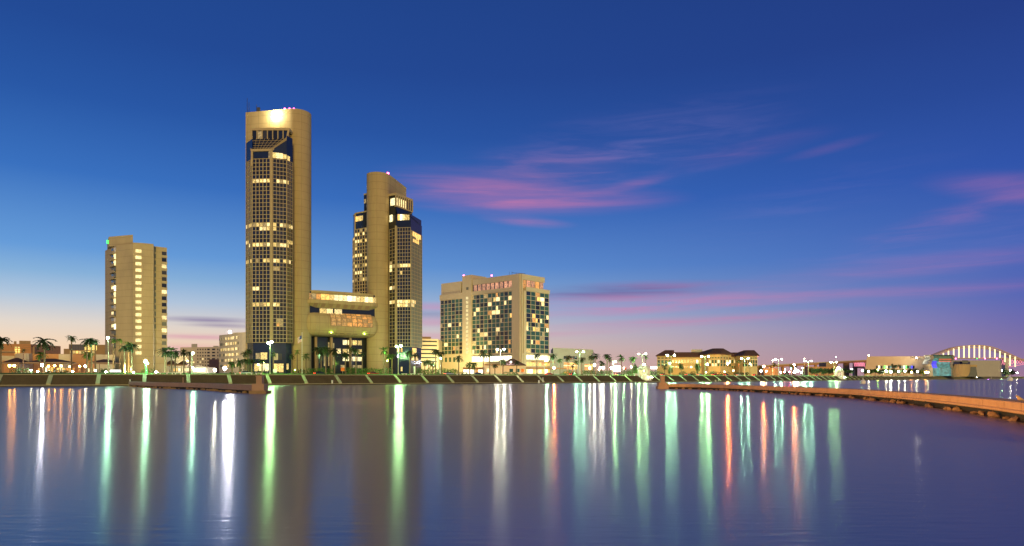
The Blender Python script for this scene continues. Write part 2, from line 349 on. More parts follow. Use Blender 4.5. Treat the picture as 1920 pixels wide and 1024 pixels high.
# phase: one dividing strip stands at photo column 501 (top edge)
def inland(pts):
    r = []
    for i in range(len(pts)):
        a, b = pts[max(0, i - 1)], pts[min(len(pts) - 1, i + 1)]; d = (b - a).normalized(); r.append(Vector((-d.y, d.x)))
    return r
RUN = 4.64
best = None
for k in range(40):
    off = BAY * k / 40; fine = resample(dense, .25); cut = fine[int(off / .25):]
    pp = resample(cut, BAY); nn = inland(pp)
    e = min(abs(xpx(tuple(p + n * RUN) + (0,)) - 501) for p, n in zip(pp, nn))
    if best is None or e < best[0]: best = (e, pp, nn)
_, SHORE, SN = best
def shore(px, d):
    """world point d metres inland of the water's edge that shows at photo column px, and the wall's direction there"""
    t = (px - 960) / F
    for i in range(len(SHORE) - 1):
        a, b = SHORE[i] + SN[i] * d, SHORE[i + 1] + SN[i + 1] * d
        fa, fb = a.x - t * a.y, b.x - t * b.y
        if fa <= 0 < fb:
            k = -fa / (fb - fa); p = a + (b - a) * k; dd = (b - a).normalized(); return p.x, p.y, dd
    raise ValueError(px)
# ------------------------------------------------------------------ the setting
def watermat():
    """calm bay: short ripples (long lobe) over smoother swell (short lobe); slopes run mostly towards the shore"""
    m, t, b = newmat('bay_water'); g = t.nodes.new('ShaderNodeNewGeometry'); out = t.nodes['Material Output']
    def nz(sx, sy, det):
        mp = t.nodes.new('ShaderNodeMapping'); mp.inputs['Scale'].default_value = (sx, sy, 1); t.links.new(g.outputs['Position'], mp.inputs[0])
        n = t.nodes.new('ShaderNodeTexNoise'); n.inputs['Scale'].default_value = 1; n.inputs['Detail'].default_value = det; t.links.new(mp.outputs[0], n.inputs['Vector']); return n.outputs[0]
    tv = t.nodes.new('ShaderNodeCombineXYZ'); tv.inputs[1].default_value = 1.0
    bp = t.nodes.new('ShaderNodeBump'); bp.inputs['Strength'].default_value = .4; bp.inputs['Distance'].default_value = .025; t.links.new(nz(.9, 4.2, 4), bp.inputs['Height'])
    c = nz(.02, .09, 1); b2 = t.nodes.new('ShaderNodeBsdfPrincipled'); mixs = t.nodes.new('ShaderNodeMixShader'); mixs.inputs[0].default_value = WATER_MIX
    for k, (n, ro, an) in enumerate(((b, WATER_A, .45), (b2, WATER_B, .7))):
        n.inputs['Base Color'].default_value = (.004, .006, .018, 1); n.inputs['IOR'].default_value = WATER_IOR; n.inputs['Anisotropic'].default_value = an
        t.links.new(tv.outputs[0], n.inputs['Tangent']); t.links.new(bp.outputs[0], n.inputs['Normal'])
        r = t.nodes.new('ShaderNodeMath'); r.operation = 'MULTIPLY_ADD'; r.inputs[1].default_value = .06; r.inputs[2].default_value = ro - .03; t.links.new(c, r.inputs[0]); t.links.new(r.outputs[0], n.inputs['Roughness'])
        t.links.new(n.outputs[0], mixs.inputs[1 + k])
    t.links.new(mixs.outputs[0], out.inputs['Surface'])
WATER_A, WATER_B, WATER_MIX, WATER_IOR = .165, .42, .45, 5.6
watermat()
MB().quad((-3000, -300, 0), (3000, -300, 0), (3000, 4500, 0), (-3000, 4500, 0)).build('water', 'bay_water', kind='structure')
def strip(name, prof, m, kind='structure', pts=None, nn=None):
    """sheet swept along the shore; prof = [(inland offset, z)]"""
    pts = pts or SHORE; nn = nn or SN; mb = MB(); k = len(prof); vs = []
    for p, n in zip(pts, nn):
        for d, z in prof: q = p + n * d; vs.append((q.x, q.y, z))
    fs = [(i * k + j, (i + 1) * k + j, (i + 1) * k + j + 1, i * k + j + 1) for i in range(len(pts) - 1) for j in range(k - 1)]
    return mb.add(vs, fs).build(name, m, kind=kind)
strip('lawn', [(5.45, G), (6.0, G + .07), (7.6, G + .42), (9.0, G + .42), (10.2, G + .07), (10.5, G - .1)], 'lawn')
strip('promenade', [(10.5, G + .04), (13.5, G + .04), (13.5, G - .1)], 'pave')
strip('road', [(13.5, G - .08), (31, G - .08), (31, G)], 'asphalt')
gm = MB(); q = [p + n * 31 for p, n in zip(SHORE, SN)]
vs = []
for p in q: vs += [(p.x, p.y, G), (p.x - 3200, p.y + 2600, G)]
gm.add(vs, [(2 * i, 2 * i + 2, 2 * i + 3, 2 * i + 1) for i in range(len(q) - 1)]); gm.build('ground', 'land', kind='structure')
mk = MB()
for i in range(0, len(SHORE) - 1):
    for d in (20.3, 26.0):
        a = SHORE[i] + SN[i] * d; b = SHORE[i + 1] + SN[i + 1] * d; dd = (b - a)
        for t in (0.1, .6):
            c = a + dd * (t + .12); mk.obox((c.x, c.y), dd.normalized(), dd.length * .22, .15, G - .078, G - .074)
mk.build('road_marking', 'white_paint', kind='structure')

# seawall: stepped bays divided by smooth light strips, toe ledge and coping
sw = thing('seawall', 'long stepped concrete seawall with pale dividing strips along the bay', 'seawall', (SHORE[12].x, SHORE[12].y, 0))
NST = 9; Z0, Z1 = .54, 3.55
toe = MB(); cop = MB(); kt = len(SHORE)
def sweep(mb, prof):
    k = len(prof); vs = []
    for p, n in zip(SHORE, SN):
        for d, z in prof: c = p + n * d; vs.append((c.x, c.y, z))
    mb.add(vs, [(i * k + j, (i + 1) * k + j, (i + 1) * k + j + 1, i * k + j + 1) for i in range(len(SHORE) - 1) for j in range(k - 1)])
sweep(toe, [(-.05, .30), (-.2, .38), (-.2, .54), (.5, .54)])
toe.build('toe_ledge', 'coping_concrete', sw)
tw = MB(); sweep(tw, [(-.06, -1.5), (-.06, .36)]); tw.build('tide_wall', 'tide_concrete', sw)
sweep(cop, [(RUN - .1, Z1 - .2), (RUN - .1, G), (5.5, G), (5.5, G - .3)])
cop.build('coping', 'coping_concrete', sw)
prof = [(.3, Z0)]
for i in range(NST):
    d0 = .3 + (RUN - .4) * i / NST; d1 = .3 + (RUN - .4) * (i + 1) / NST; zz = Z0 + (Z1 - Z0) * (i + 1) / NST
    prof += [(d0 + .02, zz), (d1, zz - .01)]
for i in range(len(SHORE) - 1):
    a, b, na, nb = SHORE[i], SHORE[i + 1], SN[i], SN[i + 1]; mb = MB(); vs = []
    for t in (0.0, 1.0):
        for d, z in prof: c = a.lerp(b, t) + na.lerp(nb, t).normalized() * d; vs.append((c.x, c.y, z))
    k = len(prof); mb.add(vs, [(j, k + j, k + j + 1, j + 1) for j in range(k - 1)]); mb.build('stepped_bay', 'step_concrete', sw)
    dd = Vector((na.y, -na.x)); mb = MB(); w = .55
    pr = [(-.02, Z0 - .1), (-.02, Z0 + .38), (RUN - .12, Z1 + .23), (RUN - .12, Z1 - .3)]
    vs = [tuple(a + na * d + dd * s) + (z,) for s in (-w, w) for d, z in pr]
    mb.add(vs, [(0, 1, 2, 3), (7, 6, 5, 4), (0, 4, 5, 1), (1, 5, 6, 2), (2, 6, 7, 3), (3, 7, 4, 0)]); mb.build('dividing_strip', 'strip_concrete', sw)

# ------------------------------------------------------------------ jetties in the water
def rock_mesh(seed):
    r = random.Random(seed); mb = MB(); vs = []; n, k = 7, 4
    for i in range(k + 1):
        for j in range(n):
            th = math.pi * i / k; ph = 2 * math.pi * j / n + (i % 2) * .4
            q = 1 + r.uniform(-.25, .25); vs.append((math.sin(th) * math.cos(ph) * q, math.sin(th) * math.sin(ph) * q * .8, -math.cos(th) * q * .7))
    mb.add(vs, [(i * n + j, i * n + (j + 1) % n, (i + 1) * n + (j + 1) % n, (i + 1) * n + j) for i in range(k) for j in range(n)])
    return mb.mesh('rock', 'rock')
ROCKS = [rock_mesh(i) for i in range(6)]
def jetty(name, label, pts, w, zb, zt, m, rockside, step, rs, seed, lip=.12):
    r = random.Random(seed); pv = catmull([tuple(2 * Vector(pts[0]) - Vector(pts[1]))] + pts + [tuple(2 * Vector(pts[-1]) - Vector(pts[-2]))], 12); nn = inland(pv)
    t = thing(name, label, 'breakwater', (pv[0].x, pv[0].y, 0)); n = len(pv)
    sec = 6
    for s in range(0, n - 1, sec):           # cast sections with a narrow joint between them
        e = min(s + sec, n - 1); mb = MB(); vs = []; sect = [(-w / 2, zb), (-w / 2 - lip, zb + .06), (-w / 2 - lip, zb + .2), (-w / 2, zb + .26), (-w / 2, zt - .06), (-w / 2 + .06, zt), (w / 2 - .06, zt), (w / 2, zt - .06), (w / 2, zb)]
        k = len(sect); rng = list(range(s, e + 1))
        for i in rng:
            sh = 0.03 if i == s else (-.03 if i == e else 0); dd = Vector((nn[i].y, -nn[i].x))
            for d, z in sect: c = pv[i] + nn[i] * (d * rockside) + dd * sh; vs.append((c.x, c.y, z))
        fs = [(i * k + j, (i + 1) * k + j, (i + 1) * k + (j + 1) % k, i * k + (j + 1) % k) for i in range(len(rng) - 1) for j in range(k)]
        fs += [tuple(range(k)), tuple((len(rng) - 1) * k + j for j in range(k))[::-1]]
        mb.add(vs, fs).build('wall_section', m, t)
    core = MB(); vs = []
    for i in range(n):
        for d in (-w / 2 + .5, w / 2 - .3): c = pv[i] + nn[i] * (d * rockside); vs += [(c.x, c.y, -1), (c.x, c.y, zb + .01)]
    core.add(vs, [(4 * i + a, 4 * i + 4 + a, 4 * i + 4 + b, 4 * i + b) for i in range(n - 1) for a, b in ((0, 1), (2, 3))]).build('gap_shade', 'rubber', t)  # black sheets below the slab stand for the shade of the gaps
    rp = resample(pv, step); rn = inland(rp); cnt = 0
    for p, q in zip(rp, rn):
        for kk in range(2):
            if r.random() < (.42 if kk == 0 else .22) and cnt < 290:
                c = p - q * rockside * (w / 2 - .15 + r.uniform(-.1, .5)) + Vector((q.y, -q.x)) * r.uniform(-.5, .5) * step; s = rs * r.uniform(.55, 1.2)
                o = addobj('rock', ROCKS[r.randrange(6)], t, (c.x, c.y, r.uniform(-.02, .26) * rs * 1.4), r.uniform(0, 6), scale=(s * r.uniform(.8, 1.5), s, s * r.uniform(.7, 1))); cnt += 1
    return t
bwpts = [(x * .875, y * .875) for x, y in [(41.5, 190), (49.4, 181), (53.4, 155), (54.2, 126), (53.6, 106), (51.6, 96), (47.2, 77), (41.2, 58), (37.8, 49), (33, 38), (27, 26)]]
bw = jetty('breakwater', 'orange lit curved concrete breakwater on boulders at the right', bwpts, 1.8, .44, 1.19, 'breakwater_concrete', 1, .8, .36, 3)
mb = MB(); c = (36.2, 164.5); mb.obox(c, (1, 0), .96, .96, 1, 3.05).obox(c, (1, 0), 1.1, 1.1, 2.95, 3.12); mb.build('end_post', 'jetty_concrete', bw)
mb = MB(); mb.obox(c, (1, 0), 2.1, 2.1, -1, 1.53).obox(c, (1, 0), 2.6, 2.6, -1, .65); mb.build('end_block', 'jetty_concrete', bw)
ljpts = [(x * .875, y * .875) for x, y in [(-50, 134.5), (-62, 150), (-74, 168), (-90, 186), (-104, 201), (-122, 224), (-137, 246)]]
lj = jetty('jetty', 'brown concrete jetty with square end post before the left hotel', ljpts, 1.8, .48, 1.5, 'jetty_concrete', -1, 1.3, .5, 5)
c = (-43.1, 116.8); d = Vector((.61, -.79)); 
mb = MB().obox(c, (1, 0), 1.0, 1.0, 1.3, 3.0).obox(c, (1, 0), 1.14, 1.14, 2.9, 3.08); mb.build('end_post', 'jetty_concrete', lj)
mb = MB().obox(c, (1, 0), 2.05, 2.05, -1, 1.7); mb.build('end_block', 'jetty_concrete', lj)
mb = MB().obox(c, (1, 0), 2.9, 2.6, -1, .54); mb.build('plinth', 'rock', lj)

# ------------------------------------------------------------------ the two shoreline towers and the bridge between them
def stadium(C, u, n, r, L, seg=20):
    """plan: rounded end round C, square end L metres along u; n = normal of the long face"""
    C, u, n = Vector(C), Vector(u), Vector(n)
    pts = [C + n * r + u * L, C + n * r]
    for i in range(1, seg):
        a = math.pi * i / seg; pts.append(C + n * (r * math.cos(a)) - u * (r * math.sin(a)))
    pts += [C - n * r, C - n * r + u * L]
    return [tuple(p) for p in pts]
def litpick(bands, dark, p0=.0, rnd=None, extra='lit_dim'):
    r = rnd or R
    def f(i, j, p):
        y, x = ypx(p), xpx(p)
        for yc, tol, pr, x0, x1, ml in bands:
            if abs(y - yc) < tol and x0 <= x <= x1 and r.random() < pr: return r.choice(ml)
        if r.random() < p0: return extra
        return r.choice(dark)
    return f
Y_ = ['lit_yellow', 'lit_yellow', 'lit_warm', 'lit_warm', 'lit_dim']
def beacon(parent, x, y, z, m='beacon_pink', r=.5):
    MB().tube((x, y, z - 1.2), (x, y, z - .2), .12).build('beacon_mast', 'dark_metal', parent); MB().ball((x, y, z), r, 8, 5).build('beacon', m, parent)

# --- taller tower
u1, n1_ = Vector((-.98, .199)).normalized(), Vector((-.199, -.98)).normalized()
C1 = Vector((-96, 305)); r1 = 6.1; T1H = Z(203.6, 299)
t1 = thing('office_tower', 'taller office tower with concrete slab, window grid and bright roof floodlight', 'tower', (C1.x, C1.y, G), 'twin office towers')
slab1 = MB().prism(stadium(C1, u1, n1_, r1, 21.6), G, T1H, smooth=lambda i: 1 <= i <= 20).build('concrete_slab', 'tower_concrete', t1)
def dark_core(pts, z0, z1, parent, m='glass_dark', name='core'): return MB().prism(pts, z0, z1).build(name, m, parent)
a, b, c, d, e = P(461.6, 293.5), P(473, 288.8), P(509.2, 288), P(537.5, 290.2), P(548.5, 294)
backR = tuple(C1 + n1_ * (r1 - 1) + u1 * .2); backL = tuple(C1 + n1_ * (r1 - 1) + u1 * 21.2)
zb, zt = Z(642, 288), Z(297.5, 288)
core = [a, b, c, d, e, backR, backL]
def inset(poly, k):
    cx, cy = sum(p[0] for p in poly) / len(poly), sum(p[1] for p in poly) / len(poly)
    return [(p[0] + (cx - p[0]) * k, p[1] + (cy - p[1]) * k) for p in poly]
dark_core(core, zb - .2, zt + .4, t1)
dark_core(inset(core, .05), G, zb - .2, t1, 'glass_blue', 'glass_base')
pn = Panes(t1)
bands = [(342.5, 4, .85, 473, 540, Y_), (425, 4, .95, 461, 550, Y_), (457.5, 4, .95, 461, 550, Y_), (490, 4, .9, 461, 550, Y_), (505, 4, .8, 513, 530, ['lit_dim', 'lit_yellow']),
         (538, 4, .9, 473, 489, ['lit_warm', 'lit_yellow']), (571, 4, .95, 473, 525, Y_), (605, 4, .7, 500, 532, ['lit_orange', 'lit_amber', 'lit_dim']), (442, 4, .3, 525, 529, ['lit_amber']), (636, 4, .3, 530, 540, ['lit_dim'])]
pk = litpick(bands, ['glass_dark', 'glass_dark', 'glass_blue'], .025, extra='glass_grey')
pkl = litpick(bands, ['curtain', 'glass_grey'])
NR = 46; D = .26
for (p, q, nc, pick, m0) in ((a, b, 4, pkl, 'grid_concrete'), (b, P(507.2, 288.05), 5, pk, 'grid_concrete'), (P(511.4, 288.15), d, 4, pk, 'grid_concrete'), (d, e, 3, pk, 'grid_concrete')):
    fc = Facet(p, q); g = MB(); grid(fc, g, pn, .1, fc.L - .1, zb, zt, nc, NR, .18 if nc in (4, 3) and p is not a else .30, .24, D, pick); g.build('window_grid', m0, t1)
fc = Facet(P(507.2, 288.05), P(511.4, 288.15)); mb = MB(); fc.slab(mb, 0, fc.L, zb, Z(281, 288), -.5, .42); mb.build('corner_pier', 'grid_concrete', t1)
fc = Facet(b, c); 
# upper works: glass band, sloped skylight, row of set-back windows
zs = Z(281.5, 288); zu = Z(260, 294.5); zr = Z(245, 294.5)
k1, k2 = P(472.5, 294.5), P(541, 294.5)
mb = MB().prism([b, c, d, k2, k1], zt + .4, zt + .41); 
mb.quad(tuple(b) + (zt,), tuple(c) + (zt,), tuple(c) + (zs,), tuple(b) + (zs,)); mb.build('upper_glass', 'glass_blue', t1)
zd = Z(263, 290.2)
mb = MB().add([tuple(c) + (zt,), tuple(d) + (zt,), tuple(d) + (zd,), tuple(c) + (zs,)], [(0, 1, 2, 3)]); mb.quad(tuple(d) + (zt,), tuple(e) + (zt,), tuple(e) + (zd + 2,), tuple(d) + (zd + 2,)); mb.build('upper_glass', 'glass_blue', t1)
mb = MB().quad(tuple(a) + (zt,), tuple(b) + (zt,), tuple(b) + (Z(262, 290),), tuple(a) + (Z(268, 293),)); mb.build('upper_glass', 'glass_blue', t1)
A, B, Cc, Dd = Vector(tuple(b) + (zs,)), Vector(tuple(c) + (zs,)), Vector(tuple(P(538, 294.3)) + (zu,)), Vector(tuple(k1) + (zu,))
MB().quad(A, B, Cc, Dd).build('skylight', 'glass_blue', t1)
mb = MB()
for i in range(1, 8): mb.bar(A.lerp(B, i / 8) + Vector((0, -.06, .06)), Dd.lerp(Cc, i / 8) + Vector((0, -.06, .06)), .12, .12)
for i in range(1, 5): mb.bar(A.lerp(Dd, i / 5) + Vector((0, -.06, .06)), B.lerp(Cc, i / 5) + Vector((0, -.06, .06)), .12, .12)
mb.build('skylight_bars', 'grid_concrete', t1)
mb = MB(); mb.bar(B + Vector((.1, -.2, 0)), Cc + Vector((.1, -.2, 0)), .7, .9); mb.bar(A + Vector((-.4, -.2, 0)), B + Vector((.4, -.2, 0)), .7, 1.0); mb.bar(A + Vector((-.2, -.2, 0)), Dd + Vector((-.9, -.2, -3.2)), .7, .8); mb.bar(Dd + Vector((-.9, -.2, -3.4)), Dd + Vector((.1, -.2, .3)), .7, .8)
mb.bar(Cc + Vector((.2, -.2, -.2)), tuple(P(541.5, 294.2)) + (zr + .6,), .8, .8); mb.bar(A + Vector((0, -.2, 0)), Vector(tuple(b) + (zt - 3,)) + Vector((0, -.2, 0)), .8, .6); mb.build('concrete_frame', 'grid_concrete', t1)
fc = Facet(k1, k2); mb = MB(); mb.prism([k1, k2, tuple(C1 + n1_ * (r1 - .5)), tuple(C1 + n1_ * (r1 - .5) + u1 * 19)], zt, zr); mb.build('penthouse', 'glass_dark', t1)
mb = MB(); fc.slab(mb, -.5, fc.L + .4, zr, zr + 1.1, -8, .4); 
for i in range(8): fc.slab(mb, fc.L * i / 7 - .2, fc.L * i / 7 + .2, zu - .3, zr, 0, .35)
mb.build('roof_lintel', 'grid_concrete', t1)
for i, mm in enumerate(['glass_dark', 'lit_dim', 'glass_grey', 'glass_dark', 'glass_dark', 'glass_blue', 'glass_blue']): pn.add(fc, fc.L * i / 7 + .3, fc.L * (i + 1) / 7 - .3, zu, zr - .2, mm, .1)
fc = Facet(c, d); zl0, zl1 = Z(298, 289), Z(287, 289)
for i, mm in enumerate(['lit_yellow', 'lit_warm', 'lit_warm', 'lit_yellow']): pn.add(fc, .3 + i * 1.45, 1.65 + i * 1.45, zl0 + (.2), zl1 - .3 * (i == 3), mm, .12)
fc = Facet(d, e); pn.add(fc, .4, 2.0, zl0 - .2, zl1 - .6, 'lit_yellow', .12)
fc = Facet(b, c); pn.add(fc, fc.L - 1.3, fc.L - .6, zl0, zl1 + .4, 'lit_dim', .12)
# lobby windows in the glass base
cb = inset(core, .05)
fc = Facet(cb[1], cb[2])
for u0, u1_, y0, y1, mm in ((1.2, 3.2, 673, 662, 'lit_dim'), (3.4, 6.2, 674, 661, 'lit_yellow'), (.6, 2.4, 696, 682, 'lit_yellow'), (2.5, 4.3, 696, 682, 'lit_warm'), (4.4, 6.9, 696, 682, 'lit_cream')): pn.add(fc, u0, u1_, Z(y0, 288), Z(y1, 288), mm, .1)
fc = Facet(cb[2], cb[3])
for u0, u1_, y0, y1, mm in ((.6, 2.6, 675, 663, 'lit_dim'), (2.8, 4.2, 675, 663, 'glass_grey'), (.6, 2.6, 698, 682, 'lit_yellow'), (2.7, 4.8, 698, 682, 'lit_yellow')): pn.add(fc, u0, u1_, Z(y0, 289), Z(y1, 289), mm, .1)
fc = Facet(cb[3], cb[4]); pn.add(fc, .5, 1.7, Z(693, 291), Z(682, 291), 'lit_yellow', .1)
pn.done()
# offices on the far side, only an edge of them shows
rb = [tuple(C1 - n1_ * (r1 - 1) + u1 * 1.0), tuple(C1 - n1_ * (r1 + 4) + u1 * 1.2), tuple(C1 - n1_ * (r1 + 11) + u1 * 8), tuple(C1 - n1_ * (r1 + 11) + u1 * 14), tuple(C1 - n1_ * (r1 - 1) + u1 * 20)]
MB().prism(rb, G, Z(345, 318)).build('rear_offices', 'grid_concrete', t1)
for px, y0 in ((463.5, 184), (467, 192), (481, 196)): 
    x, y = P(px, 303); MB().tube((x, y, T1H), (x, y, Z(y0, 303)), .14, .08, 5).build('antenna', 'dark_metal', slab1)
x, y = P(485, 302); MB().box(x - .6, x + .6, y - .4, y + .4, T1H, T1H + 1.6).build('antenna_panel', 'dark_metal', slab1)
for px in (534, 543, 551): beacon(slab1, *P(px, 302), T1H + .9)
# roof floodlight on a short bracket in front of the blank upper wall
x, y = P(514, 298.2); zf = Z(211, 297)
MB().box(x - .7, x + .7, y + 1.5, y + 1.8, zf - .4, zf + .5).bar((x, y + 1.6, zf + .2), (x, y + 4.6, zf + .2), .2, .2).build('floodlight_housing', 'dark_metal', slab1)
MB().ball((x, y + .4, zf), .7).build('floodlight', 'roof_flood', slab1)

# --- shorter tower
u2, n2_ = Vector((.2, .98)).normalized(), Vector((.98, -.2)).normalized()
C2 = Vector((-63.8, 326)); r2 = 5.5; T2H = Z(322, 320.5)
t2 = thing('office_tower', 'shorter office tower with rounded concrete end and one red beacon', 'tower', (C2.x, C2.y, G), 'twin office towers')
slab2 = MB().prism(stadium(C2, u2, n2_, r2, 23.0), G, T2H, smooth=lambda i: 1 <= i <= 20).build('concrete_slab', 'tower_concrete', t2)
beacon(slab2, *P(727.5, 326), T2H + .8, 'beacon_pink', .55)
q0, q1, q2, q3, q4 = P(730.5, 323.5), P(742.6, 319.6), P(770.3, 318.6), P(791, 332), P(786, 350)
core = [q0, q1, q2, q3, q4, tuple(C2 + n2_ * (r2 - 1) + u2 * 24), tuple(C2 + n2_ * (r2 - 1))]
zb, zt = Z(650, 319), Z(427, 319)
dark_core(core, zb - .2, zt + .3, t2); dark_core(inset(core, .04), G, zb - .2, t2, 'glass_blue', 'glass_base')
pn = Panes(t2)
bands = [(497, 4, .9, 730, 771, Y_), (509, 3.5, .6, 730, 771, Y_), (540, 4, .8, 730, 742, Y_), (569, 4, .95, 730, 780, Y_), (441, 3, .2, 744, 760, ['lit_dim']), (481, 3, .25, 744, 760, ['lit_amber', 'lit_dim'])]
pk = litpick(bands, ['glass_dark', 'glass_dark', 'glass_blue'], .02, extra='glass_grey')
pkr = litpick(bands + [(452, 5, .8, 772, 784, ['lit_amber', 'lit_yellow'])], ['curtain'])
for (p, q, nc, pick, zz) in ((q0, P(741.3, 319.9), 2, pk, zt), (P(744.4, 319.5), q2, 5, pk, zt), (q2, q3, 7, pkr, Z(437, 325))):
    fc = Facet(p, q); g = MB(); nr = round((zz - zb) / 1.69); grid(fc, g, pn, .1, fc.L - .1, zb, zz, nc, nr, .18, .22, .22, pick); g.build('window_grid', 'grid_concrete', t2)
fc = Facet(P(741.3, 319.9), P(744.4, 319.5)); mb = MB(); fc.slab(mb, 0, fc.L, zb, zt + 1, -.5, .42); mb.build('corner_pier', 'grid_concrete', t2)
# upper works on the right: glass band, lit floor, skylight slope, narrow lit windows
zA, zB, zC = Z(413, 320), Z(402.5, 320), Z(398, 322)
up = [q0, q1, q2, q3, q4, tuple(C2 + n2_ * (r2 - 1) + u2 * 23), tuple(C2 + n2_ * (r2 - 1))]
MB().prism(up, zt + .3, zA).build('upper_glass', 'glass_dark', t2)
MB().prism(inset(up, .03), zA, zB).build('upper_glass', 'glass_dark', t2)
h0, h1, h2, h3 = P(731, 324.5), P(742, 322.5), P(773, 334), P(770, 352)
pent = [h0, h1, h2, h3, tuple(C2 + n2_ * (r2 - 1) + u2 * 20), tuple(C2 + n2_ * (r2 - 1))]
zp = Z(366, 323)
MB().prism(pent, zB, zp).build('penthouse', 'glass_dark', t2)
fc = Facet(h1, h2); mb = MB(); fc.slab(mb, -.2, fc.L + .2, zp - .1, zp + .9, -6, .3); fc.slab(mb, -.2, fc.L + .2, zp - 5.6, zp - 5.0, -.5, .3)
f0 = Facet(h0, h1); f0.slab(mb, 0, f0.L, zp - .1, zp + .9, -4, .3)
for i in range(9): fc.slab(mb, fc.L * i / 8 - .35, fc.L * i / 8 + .35, zp - 5.0, zp - .1, 0, .3)
mb.build('penthouse_frame', 'grid_concrete', t2)
for i in range(8): pn.add(fc, fc.L * i / 8 + .4, fc.L * (i + 1) / 8 - .4, zp - 4.8, zp - 1.2, 'lit_warm' if i in (0, 1, 2, 3, 4) else 'glass_dark', .1)
pn.add(f0, .5, f0.L - .5, zp - 4.8, zp - 1.4, 'lit_cream', .12)
mb = MB(); s0, s1 = Vector(P(745, 319.8) + (zB,)), Vector(q3 + (Z(424, 332),)); s2, s3 = Vector(h2 + (zp - 5.4,)), Vector(h1 + (zp - 5.4,))
mb.quad(s0, Vector(q2 + (zB - 1.2,)), s2, s3); mb.quad(Vector(q2 + (zB - 1.2,)), s1, Vector(h3 + (zp - 6,)), s2); mb.build('skylight', 'glass_blue', t2)
fc = Facet(q0, q1); pn.add(fc, .3, 2.6, zA - 0.2, zB + .4, 'lit_cream', .15); fc = Facet(q1, q2)
for i, mm in enumerate(['lit_amber', 'lit_white', 'lit_warm', 'lit_yellow', 'lit_yellow']): pn.add(fc, .8 + i * 1.15, 1.85 + i * 1.15, zA - .2, zB - .1 * i, mm, .15)
fc = Facet(q2, q3)
for i in range(4): pn.add(fc, 1.5 + i * 2.6, 3.7 + i * 2.6, Z(444, 322), Z(435.5, 322), 'lit_amber', .36)
# left shoulder behind the rounded end
w0, w1, w2 = P(662, 339), P(665.5, 333.5), P(690, 328.5)
sh = [w0, w1, w2, tuple(C2 - n2_ * (r2 - 1) + u2 * 22), P(664, 352)]
zsl = Z(400, 332)
dark_core(sh, G, zsl - 3, t2); mb = MB().prism(sh, zsl - .01, zsl + .6); MB().prism(inset(sh, .02), zsl - 3, zsl).build('upper_glass', 'glass_dark', t2)
u_ = [P(682, 331), P(690, 329.5), tuple(C2 - n2_ * (r2 - 1) + u2 * 14), P(682, 345)]
MB().prism(inset(u_, .05), zsl + .6, Z(366, 331)).build('upper_block', 'glass_dark', t2); mb.prism(u_, Z(366, 331), Z(366, 331) + .7); mb.build('shoulder_roof', 'grid_concrete', t2)
mb = MB()
lb = [(t, 4, p, 660, 692, Y_) for t, p in ((440, .8), (452, .8), (482, .9), (497, .6), (510, .5), (525, .3), (470, .3))]
pkw = litpick(lb, ['glass_dark', 'glass_blue'], .1, extra='lit_dim')
fc = Facet(w1, w2); g = MB(); nr = round((Z(429, 331) - zb) / 1.69); grid(fc, g, pn, .1, fc.L - .2, zb, Z(429, 331), 5, nr, .42, .38, .34, pkw)
fc.slab(g, 0, .5, Z(429, 331), zsl, -.4, .34); g.build('window_grid', 'grid_concrete', t2)
fc2 = Facet(w0, w1); g = MB(); grid(fc2, g, pn, .05, fc2.L - .1, zb, Z(445, 335), 2, round((Z(445, 335) - zb) / 1.69), .4, .38, .3, litpick(lb, ['curtain'])); g.build('window_grid', 'grid_concrete', t2)
for i in range(4): pn.add(fc, .6 + i * 1.25, 1.75 + i * 1.25, Z(414, 331), Z(404.5, 331), 'lit_yellow' if i else 'lit_amber', .1)
pn.add(Facet(u_[0], u_[1]), .3, 1.6, Z(382, 331), Z(374, 331), 'lit_dim', .1)
# base windows
cb = inset(core, .04); fc = Facet(cb[2], cb[3])
for u0, u1_, y0, y1, mm in ((2, 5, 664, 653, 'lit_amber'), (1, 4, 676, 668, 'lit_yellow'), (5, 9, 676, 667, 'lit_yellow'), (2, 7, 665, 653, 'lit_yellow')): pn.add(fc, u0, u1_, Z(y0, 325), Z(y1, 325), mm, .12)
fc = Facet(cb[1], cb[2])
for u0, u1_, y0, y1, mm in ((.4, 1.4, 660, 653, 'lit_amber'), (2.2, 3.0, 660, 653, 'lit_orange'), (2.2, 2.9, 696, 688, 'lit_yellow')): pn.add(fc, u0, u1_, Z(y0, 319), Z(y1, 319), mm, .12)
pn.done()

# --- bridge building between the rounded ends
db = (C2 - C1); LB = db.length; db /= LB; nb_ = Vector((db.y, -db.x))
fb = Facet(tuple(C1), tuple(C2))
br = thing('bridge_building', 'low building bridging the two towers with barrel front and lit windows', 'building', (C1.x + 17, C1.y + 11, G))
def fz(y, px=640): 
    """height at photo row y on the plane of the bridge front at column px"""
    u = fb.at(px); p = fb.pt(u, 0, 5); return Z(y, p[1])
pn = Panes(br)
mb = MB(); fb.slab(mb, 3, LB - 2, fz(592), fz(549.5), -5, 4.2); mb.build('core', 'glass_dark', br)
mb = MB(); mb.prism([fb.pt(2, 0, -5)[:2], fb.pt(2, 0, 2.6)[:2], fb.pt(7.5, 0, 5.6)[:2], fb.pt(LB - 7, 0, 5.6)[:2], fb.pt(LB - 2.5, 0, 3.4)[:2], fb.pt(LB - 2.5, 0, -5)[:2]], fz(553.5), fz(548)); mb.build('roof_slab', 'tower_concrete', br)
